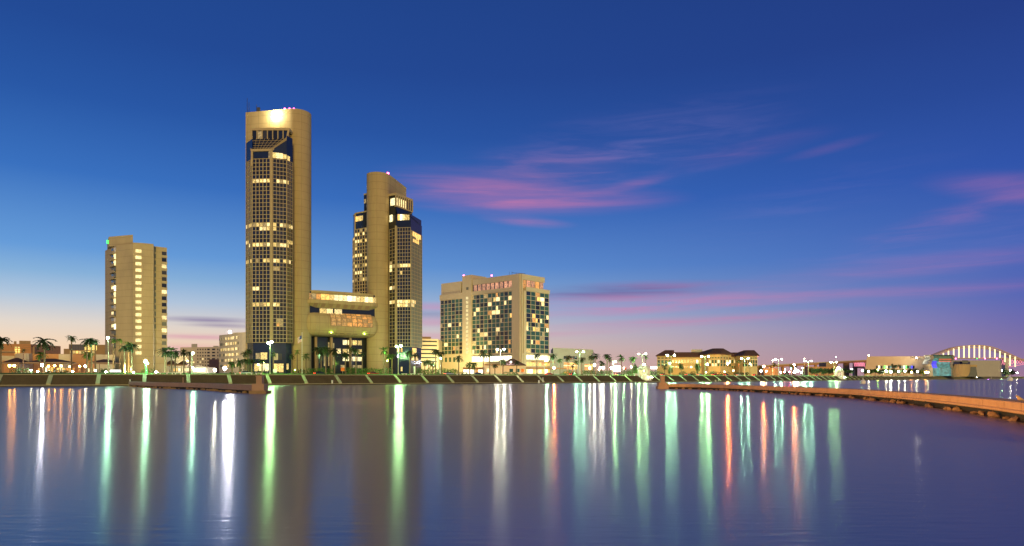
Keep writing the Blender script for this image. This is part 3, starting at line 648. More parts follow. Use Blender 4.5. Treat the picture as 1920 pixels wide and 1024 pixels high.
# projecting brim with coffers
def loft(mb, rings, m=0):
    k = len(rings[0])
    for ra, rb_ in zip(rings, rings[1:]): mb.add(list(ra) + list(rb_), [(i, (i + 1) % k, k + (i + 1) % k, k + i) for i in range(k)], m)
    mb.add(rings[0], [tuple(range(k))[::-1]], m); mb.add(rings[-1], [tuple(range(k))], m)
mb = MB(); ring = lambda a0, a1, o, z: [fb.pt(a0, z, -3), fb.pt(a0, z, o - 3), fb.pt(a0 + 4.5, z, o), fb.pt(a1 - 4.5, z, o), fb.pt(a1, z, o - 3), fb.pt(a1, z, -3)]
loft(mb, [ring(3, LB - 2.5, 4.6, fz(579.5)), ring(1.5, LB - 1, 7.2, fz(572)), ring(1.5, LB - 1, 7.2, fz(565.5)), ring(2, LB - 1.5, 6.6, fz(565.4))]); mb.build('balcony_brim', 'tower_concrete', br)
for i in range(8):
    u = 5.5 + i * (LB - 11) / 8; mb = MB(); zz0, zz1 = fz(578.5), fz(572.6)
    mb.add([fb.pt(u, zz0, 4.98), fb.pt(u + 1.8, zz0, 4.98), fb.pt(u + 1.8, zz1, 7.03), fb.pt(u, zz1, 7.03)], [(0, 1, 2, 3)]); mb.build('coffer', 'brown_stucco', br)
fu = Facet(fb.pt(3, 0, 4.4)[:2], fb.pt(LB - 2.5, 0, 4.4)[:2])
row = ['lit_brown', 'lit_dim', 'lit_orange', 'lit_amber', 'lit_amber', 'lit_yellow', 'lit_cream', 'lit_cream', 'lit_warm', 'lit_white', 'lit_cream', 'lit_warm', 'lit_yellow', 'lit_cream', 'lit_warm', 'lit_yellow']
for i, mm in enumerate(row): pn.add(fu, fu.L * i / 16 + .08, fu.L * (i + 1) / 16 - .08, fz(565), fz(554), mm, .15)
for u0, u1_, mm in ((6.2, 9.4, 'lit_yellow'), (9.6, 12.6, 'lit_warm'), (13.5, 17.2, 'lit_warm')): pn.add(fu, u0 * .93, u1_ * .93, fz(589.5), fz(580.5), mm, .12)
# barrel
mb = MB(); NB = 18; zc_, hb, ob = (fz(587) + fz(631)) / 2, (fz(587) - fz(631)) / 2, 5.0
prof = [(-3, zc_ + hb)] + [(2.0 + (ob) * math.cos(math.pi * (.5 - i / NB)) ** .8, zc_ + hb * math.sin(math.pi * (.5 - i / NB))) for i in range(NB + 1)] + [(-3, zc_ - hb)]
prof = [(o, z if z > zc_ - hb * .62 or o < 0 else z) for o, z in prof]
rings = []
for u, s, dz in ((-2.5, .45, .25), (1.0, .72, .12), (4.2, .94, .02), (6.4, 1, 0), (LB - 6.4, 1, 0), (LB - 4.2, .94, .02), (LB - 1.0, .72, .12), (LB + 2.5, .45, .25)): rings.append([fb.pt(u, zc_ + (z - zc_) * (1 - dz), -3 + (o + 3) * s) for o, z in prof])
k = len(prof)
for ra, rb_ in zip(rings, rings[1:]): mb.add(list(ra) + list(rb_), [(i, i + 1, k + i + 1, k + i) for i in range(k - 1)], 0, True)
mb.build('barrel_front', 'tower_concrete', br)
# curved window in the barrel: 8 by 4 panes with dark bars
ua, ub = fb.at(600.5) + 2.6, LB - 5.6
def bp(u, i, off): 
    o, z = prof[i]; return Vector(fb.pt(u, z, o)) + Vector(fb.pt(0, 0, 1)).xy.to_3d() * 0 + Vector((nb_.x, nb_.y, .25)) * off
bars = MB(); ir = list(range(3, 12, 2))
for a_, b_ in zip(ir, ir[1:]):
    for j in range(8):
        va, vb = ua + (ub - ua) * j / 8, ua + (ub - ua) * (j + 1) / 8
        MB().add([bp(va, a_, .12), bp(vb, a_, .12), bp(vb, b_, .12), bp(va, b_, .12)], [(3, 2, 1, 0)]).build('window', 'lit_brown' if j < 3 else R.choice(['lit_orange', 'lit_brown', 'lit_orange']), br)
for j in range(9):
    v = ua + (ub - ua) * j / 8
    for a_, b_ in zip(ir, ir[1:]): bars.bar(bp(v, a_, .2), bp(v, b_, .2), .28, .2)
for a_ in ir: bars.bar(bp(ua, a_, .2), bp(ub, a_, .2), .2, .2)
bars.build('window_bars', 'brown_stucco', br)
# sloped coffers under the barrel, some with green lamps; light and shade also coloured in
for i in range(7):
    u = ua - 1.5 + i * (ub - ua + 2) / 7; a_, b_ = 15, 17
    MB().add([bp(u, a_, .06), bp(u + 2.0, a_, .06), bp(u + 1.4, b_, .06), bp(u - .6, b_, .06)], [(3, 2, 1, 0)]).build('coffer', 'coping_concrete' if i in (0, 5) else 'dark_roof', br)
for i in (0, 5):
    u = ua - .2 + i * (ub - ua + 2) / 7; p = bp(u + .6, 15, .9); MB().ball(p, .16, 6, 4).build('coffer_lamp', 'lamp_lime', br)
# recessed lobby
mb = MB(); fb.slab(mb, 3.5, LB - 3.5, G, fz(630), -5, -3.0); mb.build('lobby_glass', 'glass_dark', br)
fl = Facet(fb.pt(3.5, 0, -3)[:2], fb.pt(LB - 3.5, 0, -3)[:2])
for y0, y1, us in ((645, 636, (18.5, 20.9, 23.3, 25.7)), (662, 653, (15.5, 18.5, 20.9, 23.3, 25.7)), (676, 668, (18.5, 20.9, 23.3, 25.7)), (690, 684, (17.5, 23.3, 25.7))):
    for u in us: pn.add(fl, u, u + 2.0, fz(y0, 640), fz(y1, 640), R.choice(['lit_warm', 'lit_yellow', 'lit_cream', 'lit_yellow']) if y0 < 680 else 'lit_dim', .1)
for u in (2.5, 9.5, 11.5, 13.8): pn.add(fl, u, u + .6, fz(R.uniform(675, 690)), fz(R.uniform(640, 662)), 'lit_dim', .1)
pn.done()
for u in (8.2, 15.4, 24.5):
    mb = MB(); fb.slab(mb, u, u + 1.0, G, fz(630), -1.6, -.6); mb.build('lobby_column', 'brown_stucco', br)
# ------------------------------------------------------------------ hotel slab at the left
hz = CZ + 250.5 * 305 / F
lh = thing('hotel_tower', 'beige left hotel tower with a column of lit stair windows', 'hotel', P(255, 308) + (G,))
plan = [P(197, 322), P(208.5, 314), P(218, 309), P(249.5, 305), P(269, 306.3), P(288, 308.5), P(289, 311), P(293, 311.5), P(313, 314.5), P(309, 340), P(205, 344)]
MB().prism(plan, G, hz).build('wall', 'hotel_concrete', lh)
MB().prism([P(201, 322), P(204, 311.5), P(249.3, 307), P(249, 325), P(203, 330)], hz, Z(441, 308)).build('roof_block', 'hotel_concrete', lh)
mb = MB().prism([(p[0], p[1] - .15) for p in (P(249.5, 305), P(269, 306.3), P(288, 308.5))] + [P(288, 309.5), P(249.5, 306.5)], hz, hz + .5); mb.build('parapet', 'hotel_concrete', lh)
pn = Panes(lh)
fc = Facet(plan[3], plan[4]); rows = 17
for i in range(rows):
    y = 470.7 + i * 11.94; pn.add(fc, fc.L * .24, fc.L * .80, Z(y + 3, 305.5), Z(y - 3, 305.5), 'lit_stair', .03)
fa, fr = Facet(plan[1], plan[2]), Facet(plan[7], plan[8])
bal = MB(); rail = MB()
for i in range(16):
    y = 470 + i * 11.9; z0, z1 = Z(y + 5, 311), Z(y - 5, 311)
    mm = R.choice(['glass_grey', 'curtain', 'glass_dark', 'curtain', 'glass_grey']) if i not in (6, 10, 12) else 'lit_warm'
    pn.add(fa, fa.L * .08, fa.L * .5, z0, z1, mm, .04); pn.add(fa, fa.L * .52, fa.L * .92, z0, z1, R.choice(['curtain', 'lit_warm', 'lit_dim', 'curtain']) if i not in (6, 12) else 'lit_white', .04)
    mb = MB(); fa.slab(mb, 0, fa.L, z0 - .35, z0 - .1, 0, 1.0); fa.slab(mb, 0, fa.L, z0 - .1, z0 + .85, .9, 1.0); mb.build('balcony', 'hotel_concrete', lh)
    y = 477 + i * 12.0; z0, z1 = Z(y + 5, 313.5), Z(y - 5, 313.5)
    mm = 'lit_warm' if i in (2, 6, 10, 12) else R.choice(['glass_grey', 'curtain', 'glass_dark', 'glass_grey'])
    pn.add(fr, fr.L * .52, fr.L * .95, z0, z1, mm, .05)
    mb = MB(); fr.slab(mb, fr.L * .48, fr.L * .99, z0 - .3, z0 - .08, 0, .8); fr.slab(mb, fr.L * .48, fr.L * .99, z0 - .08, z0 + .7, .72, .8); mb.build('balcony', 'hotel_concrete', lh)
f6 = Facet(plan[6], plan[7])
for i in range(13): y = 468 + i * 12; pn.add(f6, .15, f6.L - .1, Z(y + 4, 311), Z(y - 4, 311), 'curtain', .02)
pn.done()
x, y = P(203.2, 312.5); MB().box(x - .75, x - .1, y - .25, y + 2, Z(456, 312), Z(450, 312)).build('sign_panel', 'sign_green', lh)
# ------------------------------------------------------------------ low restaurant buildings left of the hotel tower
an = thing('hotel_annex', 'low cream hotel annex with stucco walls behind umbrellas at the left', 'building', P(90, 292) + (G,))
def wallrun(x0, y0, x1, y1, ztop, m, th=8): return MB().prism([P(x0, y0), P(x1, y1), P(x1, y1 + th), P(x0, y0 + th)], G, ztop).build('wall', m, an)
wallrun(-60, 283, 27, 290, Z(667, 287), 'pale_concrete'); wallrun(-60, 282, 28, 289.5, Z(676, 287), 'orange_lit_stucco', 2)
pts = [P(28, 290)] + [P(28 + 33 * t, 290 - 3.5 * math.sin(math.pi * t)) for t in (.2, .4, .6, .8)] + [P(61, 291), P(61, 300), P(28, 300)]
MB().prism(pts, G, Z(663, 290)).build('wall', 'pale_concrete', an)
wallrun(61, 291, 110, 294, Z(663.5, 292), 'orange_lit_stucco'); wallrun(110, 293, 136, 295, Z(664, 294), 'pale_concrete'); wallrun(136, 292, 180, 296, Z(664.5, 294), 'orange_lit_stucco'); wallrun(180, 294, 216, 298, Z(665, 296), 'pale_concrete')
MB().prism([P(-60, 281.5), P(29, 288.5), P(29, 294), P(-60, 290)], Z(661, 287), Z(658.5, 287)).build('roof_fascia', 'brown_stucco', an)
pn = Panes(an); fc = Facet(P(62, 290.6), P(178, 291.6))
for i in range(20):
    if R.random() < .8: pn.add(fc, 1.0 + i * 1.28, 2.0 + i * 1.28, Z(697, 291), Z(690 + R.uniform(-1, 2), 291), R.choice(['lit_cream', 'lit_amber', 'lit_white', 'lit_amber', 'lit_orange']), .2 if i > 8 else .1)
pn.done()
def umbrella(label, px0, px1, ye, yt, yy, flat=.25, m='dark_roof', posts=3):
    xa, xb = X(px0, yy), X(px1, yy); c = (xa + xb) / 2; t = thing('dining_canopy', label, 'canopy', (c, yy, G), 'canopies of the waterfront restaurant')
    w = (xb - xa) / 2; d = min(w, 4.5); z0, z1 = Z(ye, yy), Z(yt, yy); mb = MB()
    mb.prism([(c - w, yy - d), (c + w, yy - d), (c + w, yy + d), (c - w, yy + d)], z0, z1, top=[(c - w * flat, yy - d * .05), (c + w * flat, yy - d * .05), (c + w * flat, yy + d * .05), (c - w * flat, yy + d * .05)]); mb.build('roof', m, t)
    MB().prism([(c - w, yy - d), (c + w, yy - d), (c + w, yy + d), (c - w, yy + d)], z0 - .55, z0 - .01).build('valance', 'brown_stucco', t)
    for i in range(posts):
        x = c - w + .4 + (2 * w - .8) * i / (posts - 1); MB().tube((x, yy - d + .3, G), (x, yy - d + .3, z0 - .5), .12).build('post', 'bark', t)
umbrella('dark hip canopy between cream rotunda and orange lanterns at far left', 15, 48, 680, 671, 278, .12)
umbrella('widest dark hip canopy over the lit terrace at left', 61, 130, 679.5, 672.5, 279, .25, posts=6)
umbrella('small dark hip canopy beside the left hotel tower base', 178, 217, 680, 673.5, 282, .12)
umbrella('dark canopy right of the left hotel tower nearest to it', 312, 331, 684, 675, 318, .1)
umbrella('dark canopy right of the left hotel tower farther from it', 335, 354, 684, 676, 320, .1)
lw = thing('low_wing', 'low olive hotel wing behind canopies right of left hotel tower', 'building', P(332, 330) + (G,))
MB().prism([P(305, 326), P(352, 330), P(352, 350), P(305, 346)], G, Z(667, 328)).build('wall', 'hotel_concrete', lw)
pn = Panes(lw); fc = Facet(P(305, 326), P(352, 330))
for u in (4.5, 5.6, 6.7, 9.2, 10.3, 11.3): pn.add(fc, u, u + .9, Z(696, 328), Z(690.5, 328), R.choice(['lit_cream', 'lit_amber']), .05)
pn.done()
# ------------------------------------------------------------------ blocks behind
def block(name, label, cat, x0, Y0, x1, Y1, ytop, m, depth=25, parts=()):
    t = thing(name, label, cat, P((x0 + x1) / 2, (Y0 + Y1) / 2) + (G,)); zt = Z(ytop, min(Y0, Y1))
    MB().prism([P(x0, Y0), P(x1, Y1), (X(x1, Y1), Y1 + depth), (X(x0, Y0), Y0 + depth)], G, zt).build('wall', m, t); return t, Facet(P(x0, Y0), P(x1, Y1)), zt
t, fc, zt = block('office_block', 'orange lit office block behind the annex at far left', 'building', -30, 372, 58, 380, 644, 'orange_lit_stucco')
MB().prism([P(36, 378), P(57.5, 380), P(57.5, 390), P(36, 390)], zt, Z(639, 379)).build('plant_room', 'brown_stucco', t); MB().prism([P(26, 377), P(31, 377.5), P(31, 383), P(26, 383)], zt, Z(640, 378)).build('plant_room', 'brown_stucco', t); MB().prism([P(58, 381), P(65, 382), P(65, 392), P(58, 392)], G, Z(650, 381)).build('side_block', 'brown_stucco', t)
for i in range(3): mb = MB(); fc.slab(mb, 18, fc.L, Z(648 + i * 4, 378), Z(647.3 + i * 4, 378), 0, .25); mb.build('string_course', 'brown_stucco', t)
pn = Panes(t)
for i in range(4):
    for j in range(2): pn.add(fc, 14 + j * 1.4, 15 + j * 1.4, Z(655 + i * 4 - 2, 376), Z(652 + i * 4 - 2, 376), 'lit_amber' if i else 'glass_green', .05)
pn.done()
t, fc, zt = block('panel_block', 'building with navy glass panel front left of the left hotel tower', 'building', 129, 360, 200, 366, 645.5, 'brown_stucco')
pn = Panes(t)
for i in range(11): pn.add(fc, .3 + i * 1.15, 1.4 + i * 1.15, Z(656.5, 361), Z(646, 361), 'navy_panel' if i < 6 else 'glass_dark', .06)
for i in range(9): pn.add(fc, .5 + i * 1.35, 1.6 + i * 1.35, Z(663, 361), Z(658, 361), R.choice(['lit_amber', 'lit_dim']), .06)
pn.done(); MB().prism([P(119.5, 362), P(129, 362), P(129, 372), P(119.5, 372)], G, Z(654, 362)).build('side_block', 'brown_stucco', t)
# pale hospital-like block
t, fc, zt = block('pale_office_block', 'pale pink block with small dark windows between hotel tower and round corner building', 'building', 338, 600, 412, 590, 650.5, 'pale_concrete', 40)
MB().prism([P(359, 600), P(370, 599), P(370, 612), P(359, 612)], zt, Z(645, 600)).build('plant_room', 'grey_concrete', t); MB().prism([P(400, 596), P(410, 595), P(410, 608), P(400, 608)], zt, Z(649, 600)).build('plant_room', 'grey_concrete', t)
pn = Panes(t)
for j in range(6):
    y = 655.5 + j * 5.9
    for x in (371, 375.6, 380.5, 385.2): u = fc.at(x); pn.add(fc, u - .55, u + .55, Z(y + 1.2, 596), Z(y - 1.2, 596), 'glass_dark' if (j, x) not in ((3, 380.5), (4, 375.6)) else 'lit_warm', .06)
    for x, w in ((391, 5.5), (400.5, 6.5), (408.5, 2.2)): u = fc.at(x); pn.add(fc, u - w * .23, u + w * .23, Z(y + 1.5, 596), Z(y - 1.3, 596), 'glass_dark', .06)
    if j == 4:
        for x in (352, 357, 363): u = fc.at(x); pn.add(fc, u - .8, u + .8, Z(y + 1.2, 596), Z(y - 1, 596), 'lit_warm', .06)
pn.done()
MB().prism([P(392, 500), P(412, 498), P(412, 510), P(392, 510)], G, Z(674, 500)).build('front_annex', 'orange_lit_stucco', t)
# curved building beside the tall tower
cc = thing('curved_office_building', 'cream curved building with lit window rows left of the tall tower', 'building', P(440, 392) + (G,))
cpts = [P(411, 405)] + [P(411 + 57 * t, 405 - 22 * math.sin(math.pi * .5 * t) + 2 * t) for t in (.15, .3, .45, .6, .75, .88, 1)] + [P(468, 420), P(411, 425)]
zc0 = Z(627, 396)
MB().prism(cpts, G, zc0).build('wall', 'pale_concrete', cc); MB().prism([P(437, 390), P(450, 387.5), P(468, 386), P(468, 400), P(437, 402)], zc0, Z(623.5, 388)).build('roof_block', 'pale_concrete', cc)
pn = Panes(cc)
for j in range(6):
    y = 636 + j * 10.2
    for k in range(6):
        p, q = cpts[k], cpts[k + 1]; f = Facet(p, q); nn = max(1, int(f.L / 1.25))
        for i in range(nn):
            x = xpx(f.pt((i + .5) * f.L / nn, 0)); 
            if x > 447: continue
            on = 421 < x < 446 or R.random() < .25
            pn.add(f, (i + .15) * f.L / nn, (i + .85) * f.L / nn, Z(y + 1.5 - (x - 411) * .02, 396), Z(y - 3.2 - (x - 411) * .03, 396), R.choice(['lit_yellow', 'lit_dim', 'lit_warm', 'lit_dim', 'lit_dim']) if on else R.choice(['lit_dim', 'curtain', 'curtain']), .07)
pn.done()
xx, yy = P(423, 394); yy += 6; MB().tube((xx, yy, zc0), (xx, yy, zc0 + 1.1), .2).build('lamp_stand', 'dark_metal', cc); MB().ball((xx, yy, zc0 + 1.6), .75).build('roof_lamp', 'lamp_bluewhite_far', cc)
# small lit gatehouse between
t, fc, zt = block('lit_pavilion', 'small white lit pavilion with gable left of the curved building', 'building', 358, 345, 388, 345, 689, 'pale_concrete', 10)
MB().prism([P(358, 344), P(388, 344), P(388, 356), P(358, 356)], zt, Z(684, 345), top=[P(371, 346), P(373, 346), P(373, 354), P(371, 354)]).build('roof', 'pale_concrete', t)
pn = Panes(t)
for u in (.6, 2.4, 4.2, 5.8): pn.add(fc, u, u + 1.4, Z(697, 345), Z(690, 345), 'lit_white', .06)
pn.done()
# striped parking garage
t, fc, zt = block('parking_garage', 'cream parking garage with dark horizontal openings behind the shorter tower', 'building', 770, 455, 822, 462, 635, 'bay_concrete', 40)
pn = Panes(t)
for j in range(6): pn.add(fc, .5, fc.L - 1 - (j % 2) * .0, Z(641.5 + j * 7.6, 458), Z(638.9 + j * 7.6, 458), 'glass_grey', .03, .1)
pn.done('garage_opening'); MB().prism([P(790, 465), P(808, 466), P(806, 476), P(790, 476)], zt, Z(631.5, 466)).build('stair_head', 'brown_stucco', t)

# ------------------------------------------------------------------ bayfront hotel right of the towers
bh = thing('bayfront_hotel', 'large cream hotel slab with grid of rooms and lit rooftop restaurant', 'hotel', P(950, 460) + (G,))
K = (5.6, 440.0); dl = Vector((-.755, .656)).normalized(); dr = Vector((.66, .74)).normalized()
def kl(px): t_ = (px - 960) / F; s = (K[0] - t_ * K[1]) / (t_ * dl.y - dl.x); return tuple(Vector(K) + dl * s)
def kr(px): t_ = (px - 960) / F; s = (t_ * K[1] - K[0]) / (dr.x - t_ * dr.y); return tuple(Vector(K) + dr * s)
e0, e1, e2, e3 = kl(826), kl(868.5), kl(885), kl(962)
r0, r1_, r2_ = kr(984.5), kr(1020), kr(1028.6)
bk = [tuple(Vector(r2_) + dl * 16), tuple(Vector(e0) + dr * 16)]
zw0, zw1 = Z(661.3, 442), Z(545, 442)              # window field bottom and top
ztop = Z(513.3, 440); zwing = Z(553, 487)
inn = lambda p, s: tuple(Vector(p) + (dr + dl) * 0 + Vector((-.0, 1)) * s)
MB().prism([kl(870), kl(962), tuple(Vector(kl(962)) + dr * 14), tuple(Vector(kl(870)) + dr * 14)], G, zw1 + 1.2).build('main_wall', 'glass_dark', bh)
MB().prism([tuple(Vector(e0) + dr * .3), tuple(Vector(e1) + dr * .3), tuple(Vector(e1) + dr * 14), tuple(Vector(e0) + dr * 14)], G, zwing - 2.2).build('wing_wall', 'glass_dark', bh)
MB().prism([tuple(Vector(K) + (dl + dr) * 2), r2_, bk[0], tuple(Vector(K) + dl * 16 + dr * 2)], G, zw1).build('end_wall', 'glass_dark', bh)
fl_, fm, fe = Facet(e0, e1), Facet(e2, K), Facet(K, r2_)
pn = Panes(bh)
RL = ['lit_warm', 'lit_yellow', 'lit_cream', 'lit_amber', 'lit_dim', 'lit_orange', 'lit_warm']
def rooms(plit, dark):
    def f(i, j, p): return R.choice(RL) if R.random() < plit else R.choice(dark)
    return f
def balconies(fc, mb, u0, u1, z0, z1, nc, nr, plit, dark, depth=.4):
    cw, ch = (u1 - u0) / nc, (z1 - z0) / nr
    for i in range(nc + 1): fc.slab(mb, u0 + i * cw - .11, u0 + i * cw + .11, z0, z1, -.2, depth)
    for j in range(nr + 1): fc.slab(mb, u0, u1, z0 + j * ch - .14, z0 + j * ch + .14, -.2, depth - .02)
    for j in range(nr):
        for i in range(nc):
            a_, b_ = u0 + i * cw + .11, u0 + (i + 1) * cw - .11; z_, y_ = z0 + j * ch + .14, z0 + (j + 1) * ch - .14
            if R.random() < plit:
                mm = R.choice(RL); k = R.random()
                if k < .45: pn.add(fc, a_, b_, z_, y_, mm, .05)
                else:
                    m2 = a_ + (b_ - a_) * (.5 if k < .8 else .35); pn.add(fc, a_, m2, z_, y_, mm if k < .75 else R.choice(dark), .05); pn.add(fc, m2, b_, z_, y_, R.choice(dark) if k < .75 else mm, .05)
            else: pn.add(fc, a_, b_, z_, y_, R.choice(dark), .05)
DT = ['glass_teal', 'glass_teal', 'glass_green', 'glass_dark']
mb = MB(); balconies(fl_, mb, .3, fl_.L - .2, Z(664.5, 485), Z(563, 485), 6, 14, .07, DT); mb.build('room_grid', 'bay_concrete', bh)
umL = 0.4; umR = fm.at(961.3)
mb = MB(); balconies(fm, mb, umL, umR, zw0, zw1, 10, 14, .17, DT); mb.build('room_grid', 'bay_concrete', bh)
ue0, ue1 = fe.at(986), fe.L - .1
mb = MB(); balconies(fe, mb, ue0, ue1, zw0, Z(544.5, 441), 5, 14, .24, DT + ['glass_blue']); mb.build('room_grid', 'bay_concrete', bh)
# concrete masses
mb = MB(); fm.slab(mb, umR, fm.L, G, ztop, -2.5, 1.0); mb.build('corner_pier', 'bay_concrete', bh)
mb = MB(); a_, b_ = 0.0, fe.at(984.5); fe.slab(mb, -.02, .9, G, ztop, -2.4, 1.0); fe.slab(mb, fe.at(980.3), b_, G, Z(544.5, 441), -2.4, .8); mb.build('corner_pier', 'bay_concrete', bh)
for j in range(14): pn.add(fe, .95, fe.at(980.3) - .1, zw0 + (zw1 - zw0) * j / 14 + .3, zw0 + (zw1 - zw0) * (j + 1) / 14 - .3, 'glass_teal' if j != 10 else 'lit_warm', -.3)
mb = MB(); fe.slab(mb, .9, fe.at(980.3), G, ztop, -2.4, -.4); mb.build('recess_wall', 'bay_concrete', bh)
ft = Facet(kl(869), kl(886)); mb = MB(); ft.slab(mb, 0, ft.L, G, Z(517.8, 474), -14, 1.2); mb.build('stair_tower', 'bay_concrete', bh)
for j in range(14): z = zw0 + (zw1 - zw0) * (j + .5) / 14; pn.add(ft, ft.L * .42, ft.L * .66, z - 1.05, z + .75, 'lit_stair', 1.22)
pn.add(ft, ft.L * .45, ft.L * .7, Z(545, 474), Z(540, 474), 'curtain', 1.22)
mb = MB(); fl_.slab(mb, -.2, fl_.L, Z(563, 485) + .2, zwing, -14, .7); fl_.slab(mb, .5, fl_.L - 2.5, zwing, Z(531.5, 487), -12, -.2); fl_.slab(mb, fl_.L - 2.3, fl_.L, zwing, Z(531.5, 487) - .6, -12, -1.2); mb.build('wing_roof_block', 'bay_concrete', bh)
mb = MB(); fl_.slab(mb, -.2, fl_.L, G, Z(664.5, 485) - .2, -14, .7); fm.slab(mb, 0, umR, G, Z(667, 446), -14, .6); fm.slab(mb, 0, umR, Z(664.8, 446), zw0 - .2, -14, .75); mb.build('podium_wall', 'bay_concrete', bh)
mb = MB(); fm.slab(mb, umL - 2.2, umR, zw1 + .2, Z(538, 443), -14, .8); fm.slab(mb, umL + 1, umR, Z(525.3, 443), ztop, -14, .8); mb.build('rooftop_band', 'bay_concrete', bh)
mb = MB(); fm.slab(mb, umL - 2, umR, Z(538, 443), ztop - .3, -14, -.6); mb.build('rooftop_core', 'brown_stucco', bh)
zr0, zr1 = Z(538, 443) + .1, Z(525.3, 443) - .1; w = (umR - umL - 1) / 9
for i in range(9): pn.add(fm, umL + 1 + i * w + .5, umL + 1 + (i + 1) * w - .15, zr0, zr1, 'lit_rose', .1); 
mb = MB()
for i in range(10): fm.slab(mb, umL + 1 + i * w - .2, umL + 1 + i * w + .45, zr0 - .1, zr1 + .1, -.6, .3)
mb.build('window_post', 'glass_blue', bh)
ur = fe.at(1020); mb = MB(); fe.slab(mb, .9, ur, Z(524, 441), ztop, -14, .7); fe.slab(mb, fe.at(984.5), fe.L + .2, zw1 + .2, Z(537, 441), -14, .9); mb.build('rooftop_band', 'bay_concrete', bh)
mb = MB(); fe.slab(mb, .9, ur - .1, Z(544, 441), Z(523, 441), -14, -.5); mb.build('rooftop_core', 'brown_stucco', bh)
for i, mm in enumerate(['lit_orange', 'lit_rose', 'lit_rose', 'lit_orange', 'lit_rose']): w = (ur - 1.4) / 5; pn.add(fe, 1.3 + i * w, 1.3 + (i + .82) * w, Z(539.5, 441), Z(524.3, 441), mm, .1)
mb = MB(); fe.slab(mb, 1.0, fe.L + 14, G, zw0 - .3, -14, .6); mb.build('podium_wall', 'bay_concrete', bh)
# bright function rooms above the podium, shopfront below
for i in range(9): w = (umR - umL - .4) / 9; pn.add(fm, umL + .3 + i * w, umL + .3 + (i + .9) * w, Z(677, 446), Z(667, 446), 'lit_white', .66)
for i in range(6): pn.add(fl_, 1.2 + i * 4.2, 3.2 + i * 4.2, Z(679, 485), Z(670.5, 485), 'glass_green', .74)
for i in range(11): 
    w = (fe.L + 11 - fe.at(986)) / 11; u = fe.at(986) + i * w; pn.add(fe, u, u + w * .8, Z(674, 446), Z(666, 446), 'lit_white' if i < 7 else 'lit_cream', .64)
    pn.add(fe, u, u + w * .85, Z(686, 446), Z(679.5, 446), R.choice(['lit_amber', 'lit_yellow', 'lit_orange']), .64); pn.add(fe, u, u + w * .9, Z(700, 446), Z(692.5, 446), R.choice(['lit_white', 'lit_cream', 'lit_amber']), .64)
pn.done()
mb = MB(); fe.slab(mb, fe.at(984), fe.L + 13, Z(691.5, 446), Z(689, 446), .6, 5.5); fe.slab(mb, fe.at(995), fe.L + 4, Z(679, 446), Z(677.5, 446), .6, 3); mb.build('entrance_canopy', 'orange_lit_stucco', bh)
for px, yy_ in ((869.5, 475), (922, 452)): beacon(bh, *kl(px)[:2], Z(519, kl(px)[1]) + .8, 'beacon_pink', .55)
mb = MB(); x, y = kl(968)[0], kl(968)[1] + 4; mb.tube((x - 3, y, ztop + 1.6), (x + 6, y + 2, ztop + 1.3), .12).tube((x, y, ztop), (x, y, ztop + 1.6), .12).tube((x + 4, y + 1, ztop), (x + 4, y + 1, ztop + 1.4), .12); mb.build('roof_rail', 'dark_metal', bh)
for px in (955, 960): x, y = kl(px); MB().tube((x, y + 5, ztop), (x, y + 5, ztop + 3), .08).build('antenna', 'dark_metal', bh)
# pavilion in front of the hotel
pv = thing('waterfront_pavilion', 'pale green pavilion with dark hip roof in front of the cream hotel', 'building', P(955, 395) + (G,))
MB().prism([P(908, 388), P(986, 398), P(984, 412), P(908, 404)], G, Z(685.5, 392)).build('wall', 'pale_concrete', pv)
MB().prism([P(938, 388), P(987, 395), P(986, 414), P(938, 408)], Z(684.5, 392), Z(672.5, 398), top=[P(957, 397), P(963, 398), P(963, 404), P(957, 403)]).build('roof', 'dark_roof', pv)
MB().prism([P(908, 387.5), P(938, 391), P(938, 404), P(908, 402)], Z(685.4, 392), Z(682.5, 392)).build('terrace_roof', 'brown_stucco', pv)
pn = Panes(pv); fc = Facet(P(908, 388), P(986, 398))
for u, u2_, mm in ((15.5, 17.8, 'glass_teal'), (19.5, 21.8, 'glass_teal'), (1.5, 3, 'lit_cream'), (23, 23.8, 'glass_dark')): pn.add(fc, u, u2_, Z(698, 394), Z(691.5, 394), mm, .05)
pn.done()
x, y = P(958, 389.5); MB().ball((x, y, Z(678.7, 389.5)), .22).build('roof_lamp', 'lamp_bluewhite', pv)
# low bright shops left of the pavilion
t, fc, zt = block('shop_row', 'brightly lit low shopfront with tan fascia left of the green pavilion', 'building', 868, 415, 908, 415, 689, 'orange_lit_stucco', 12)
pn = Panes(t)
for i in range(7): pn.add(fc, .3 + i * 1.8, 1.9 + i * 1.8, Z(701, 415), Z(693, 415), 'lit_white' if i != 4 else 'lit_orange', .05)
pn.done()
# grey hall right of the hotel
gh = thing('grey_hall', 'plain grey hall with dark strip window right of the cream hotel', 'building', P(1075, 470) + (G,))
MB().prism([P(1031, 458), P(1111, 492), P(1115, 530), P(1031, 520)], G, Z(663, 465)).build('wall', 'grey_concrete', gh)
MB().prism([P(1037, 461), P(1111.2, 493), P(1113, 525), P(1033, 505)], Z(663, 465), Z(652, 461)).build('upper_wall', 'grey_concrete', gh)
pn = Panes(gh); fc = Facet(P(1031, 458), P(1111, 492)); ux = fc.at
pn.add(fc, ux(1057), ux(1082), Z(673.5, 472), Z(667.7, 472), 'glass_dark', .05)
for x0, x1, y0, y1, mm in ((1057, 1069, 692.5, 680, 'lit_orange'), (1069, 1082, 692.5, 680, 'lit_amber'), (1096, 1104, 694, 682, 'lit_orange'), (1104, 1111, 694, 682, 'lit_amber')): pn.add(fc, ux(x0), ux(x1), Z(y0, 475), Z(y1, 475), mm, .05)
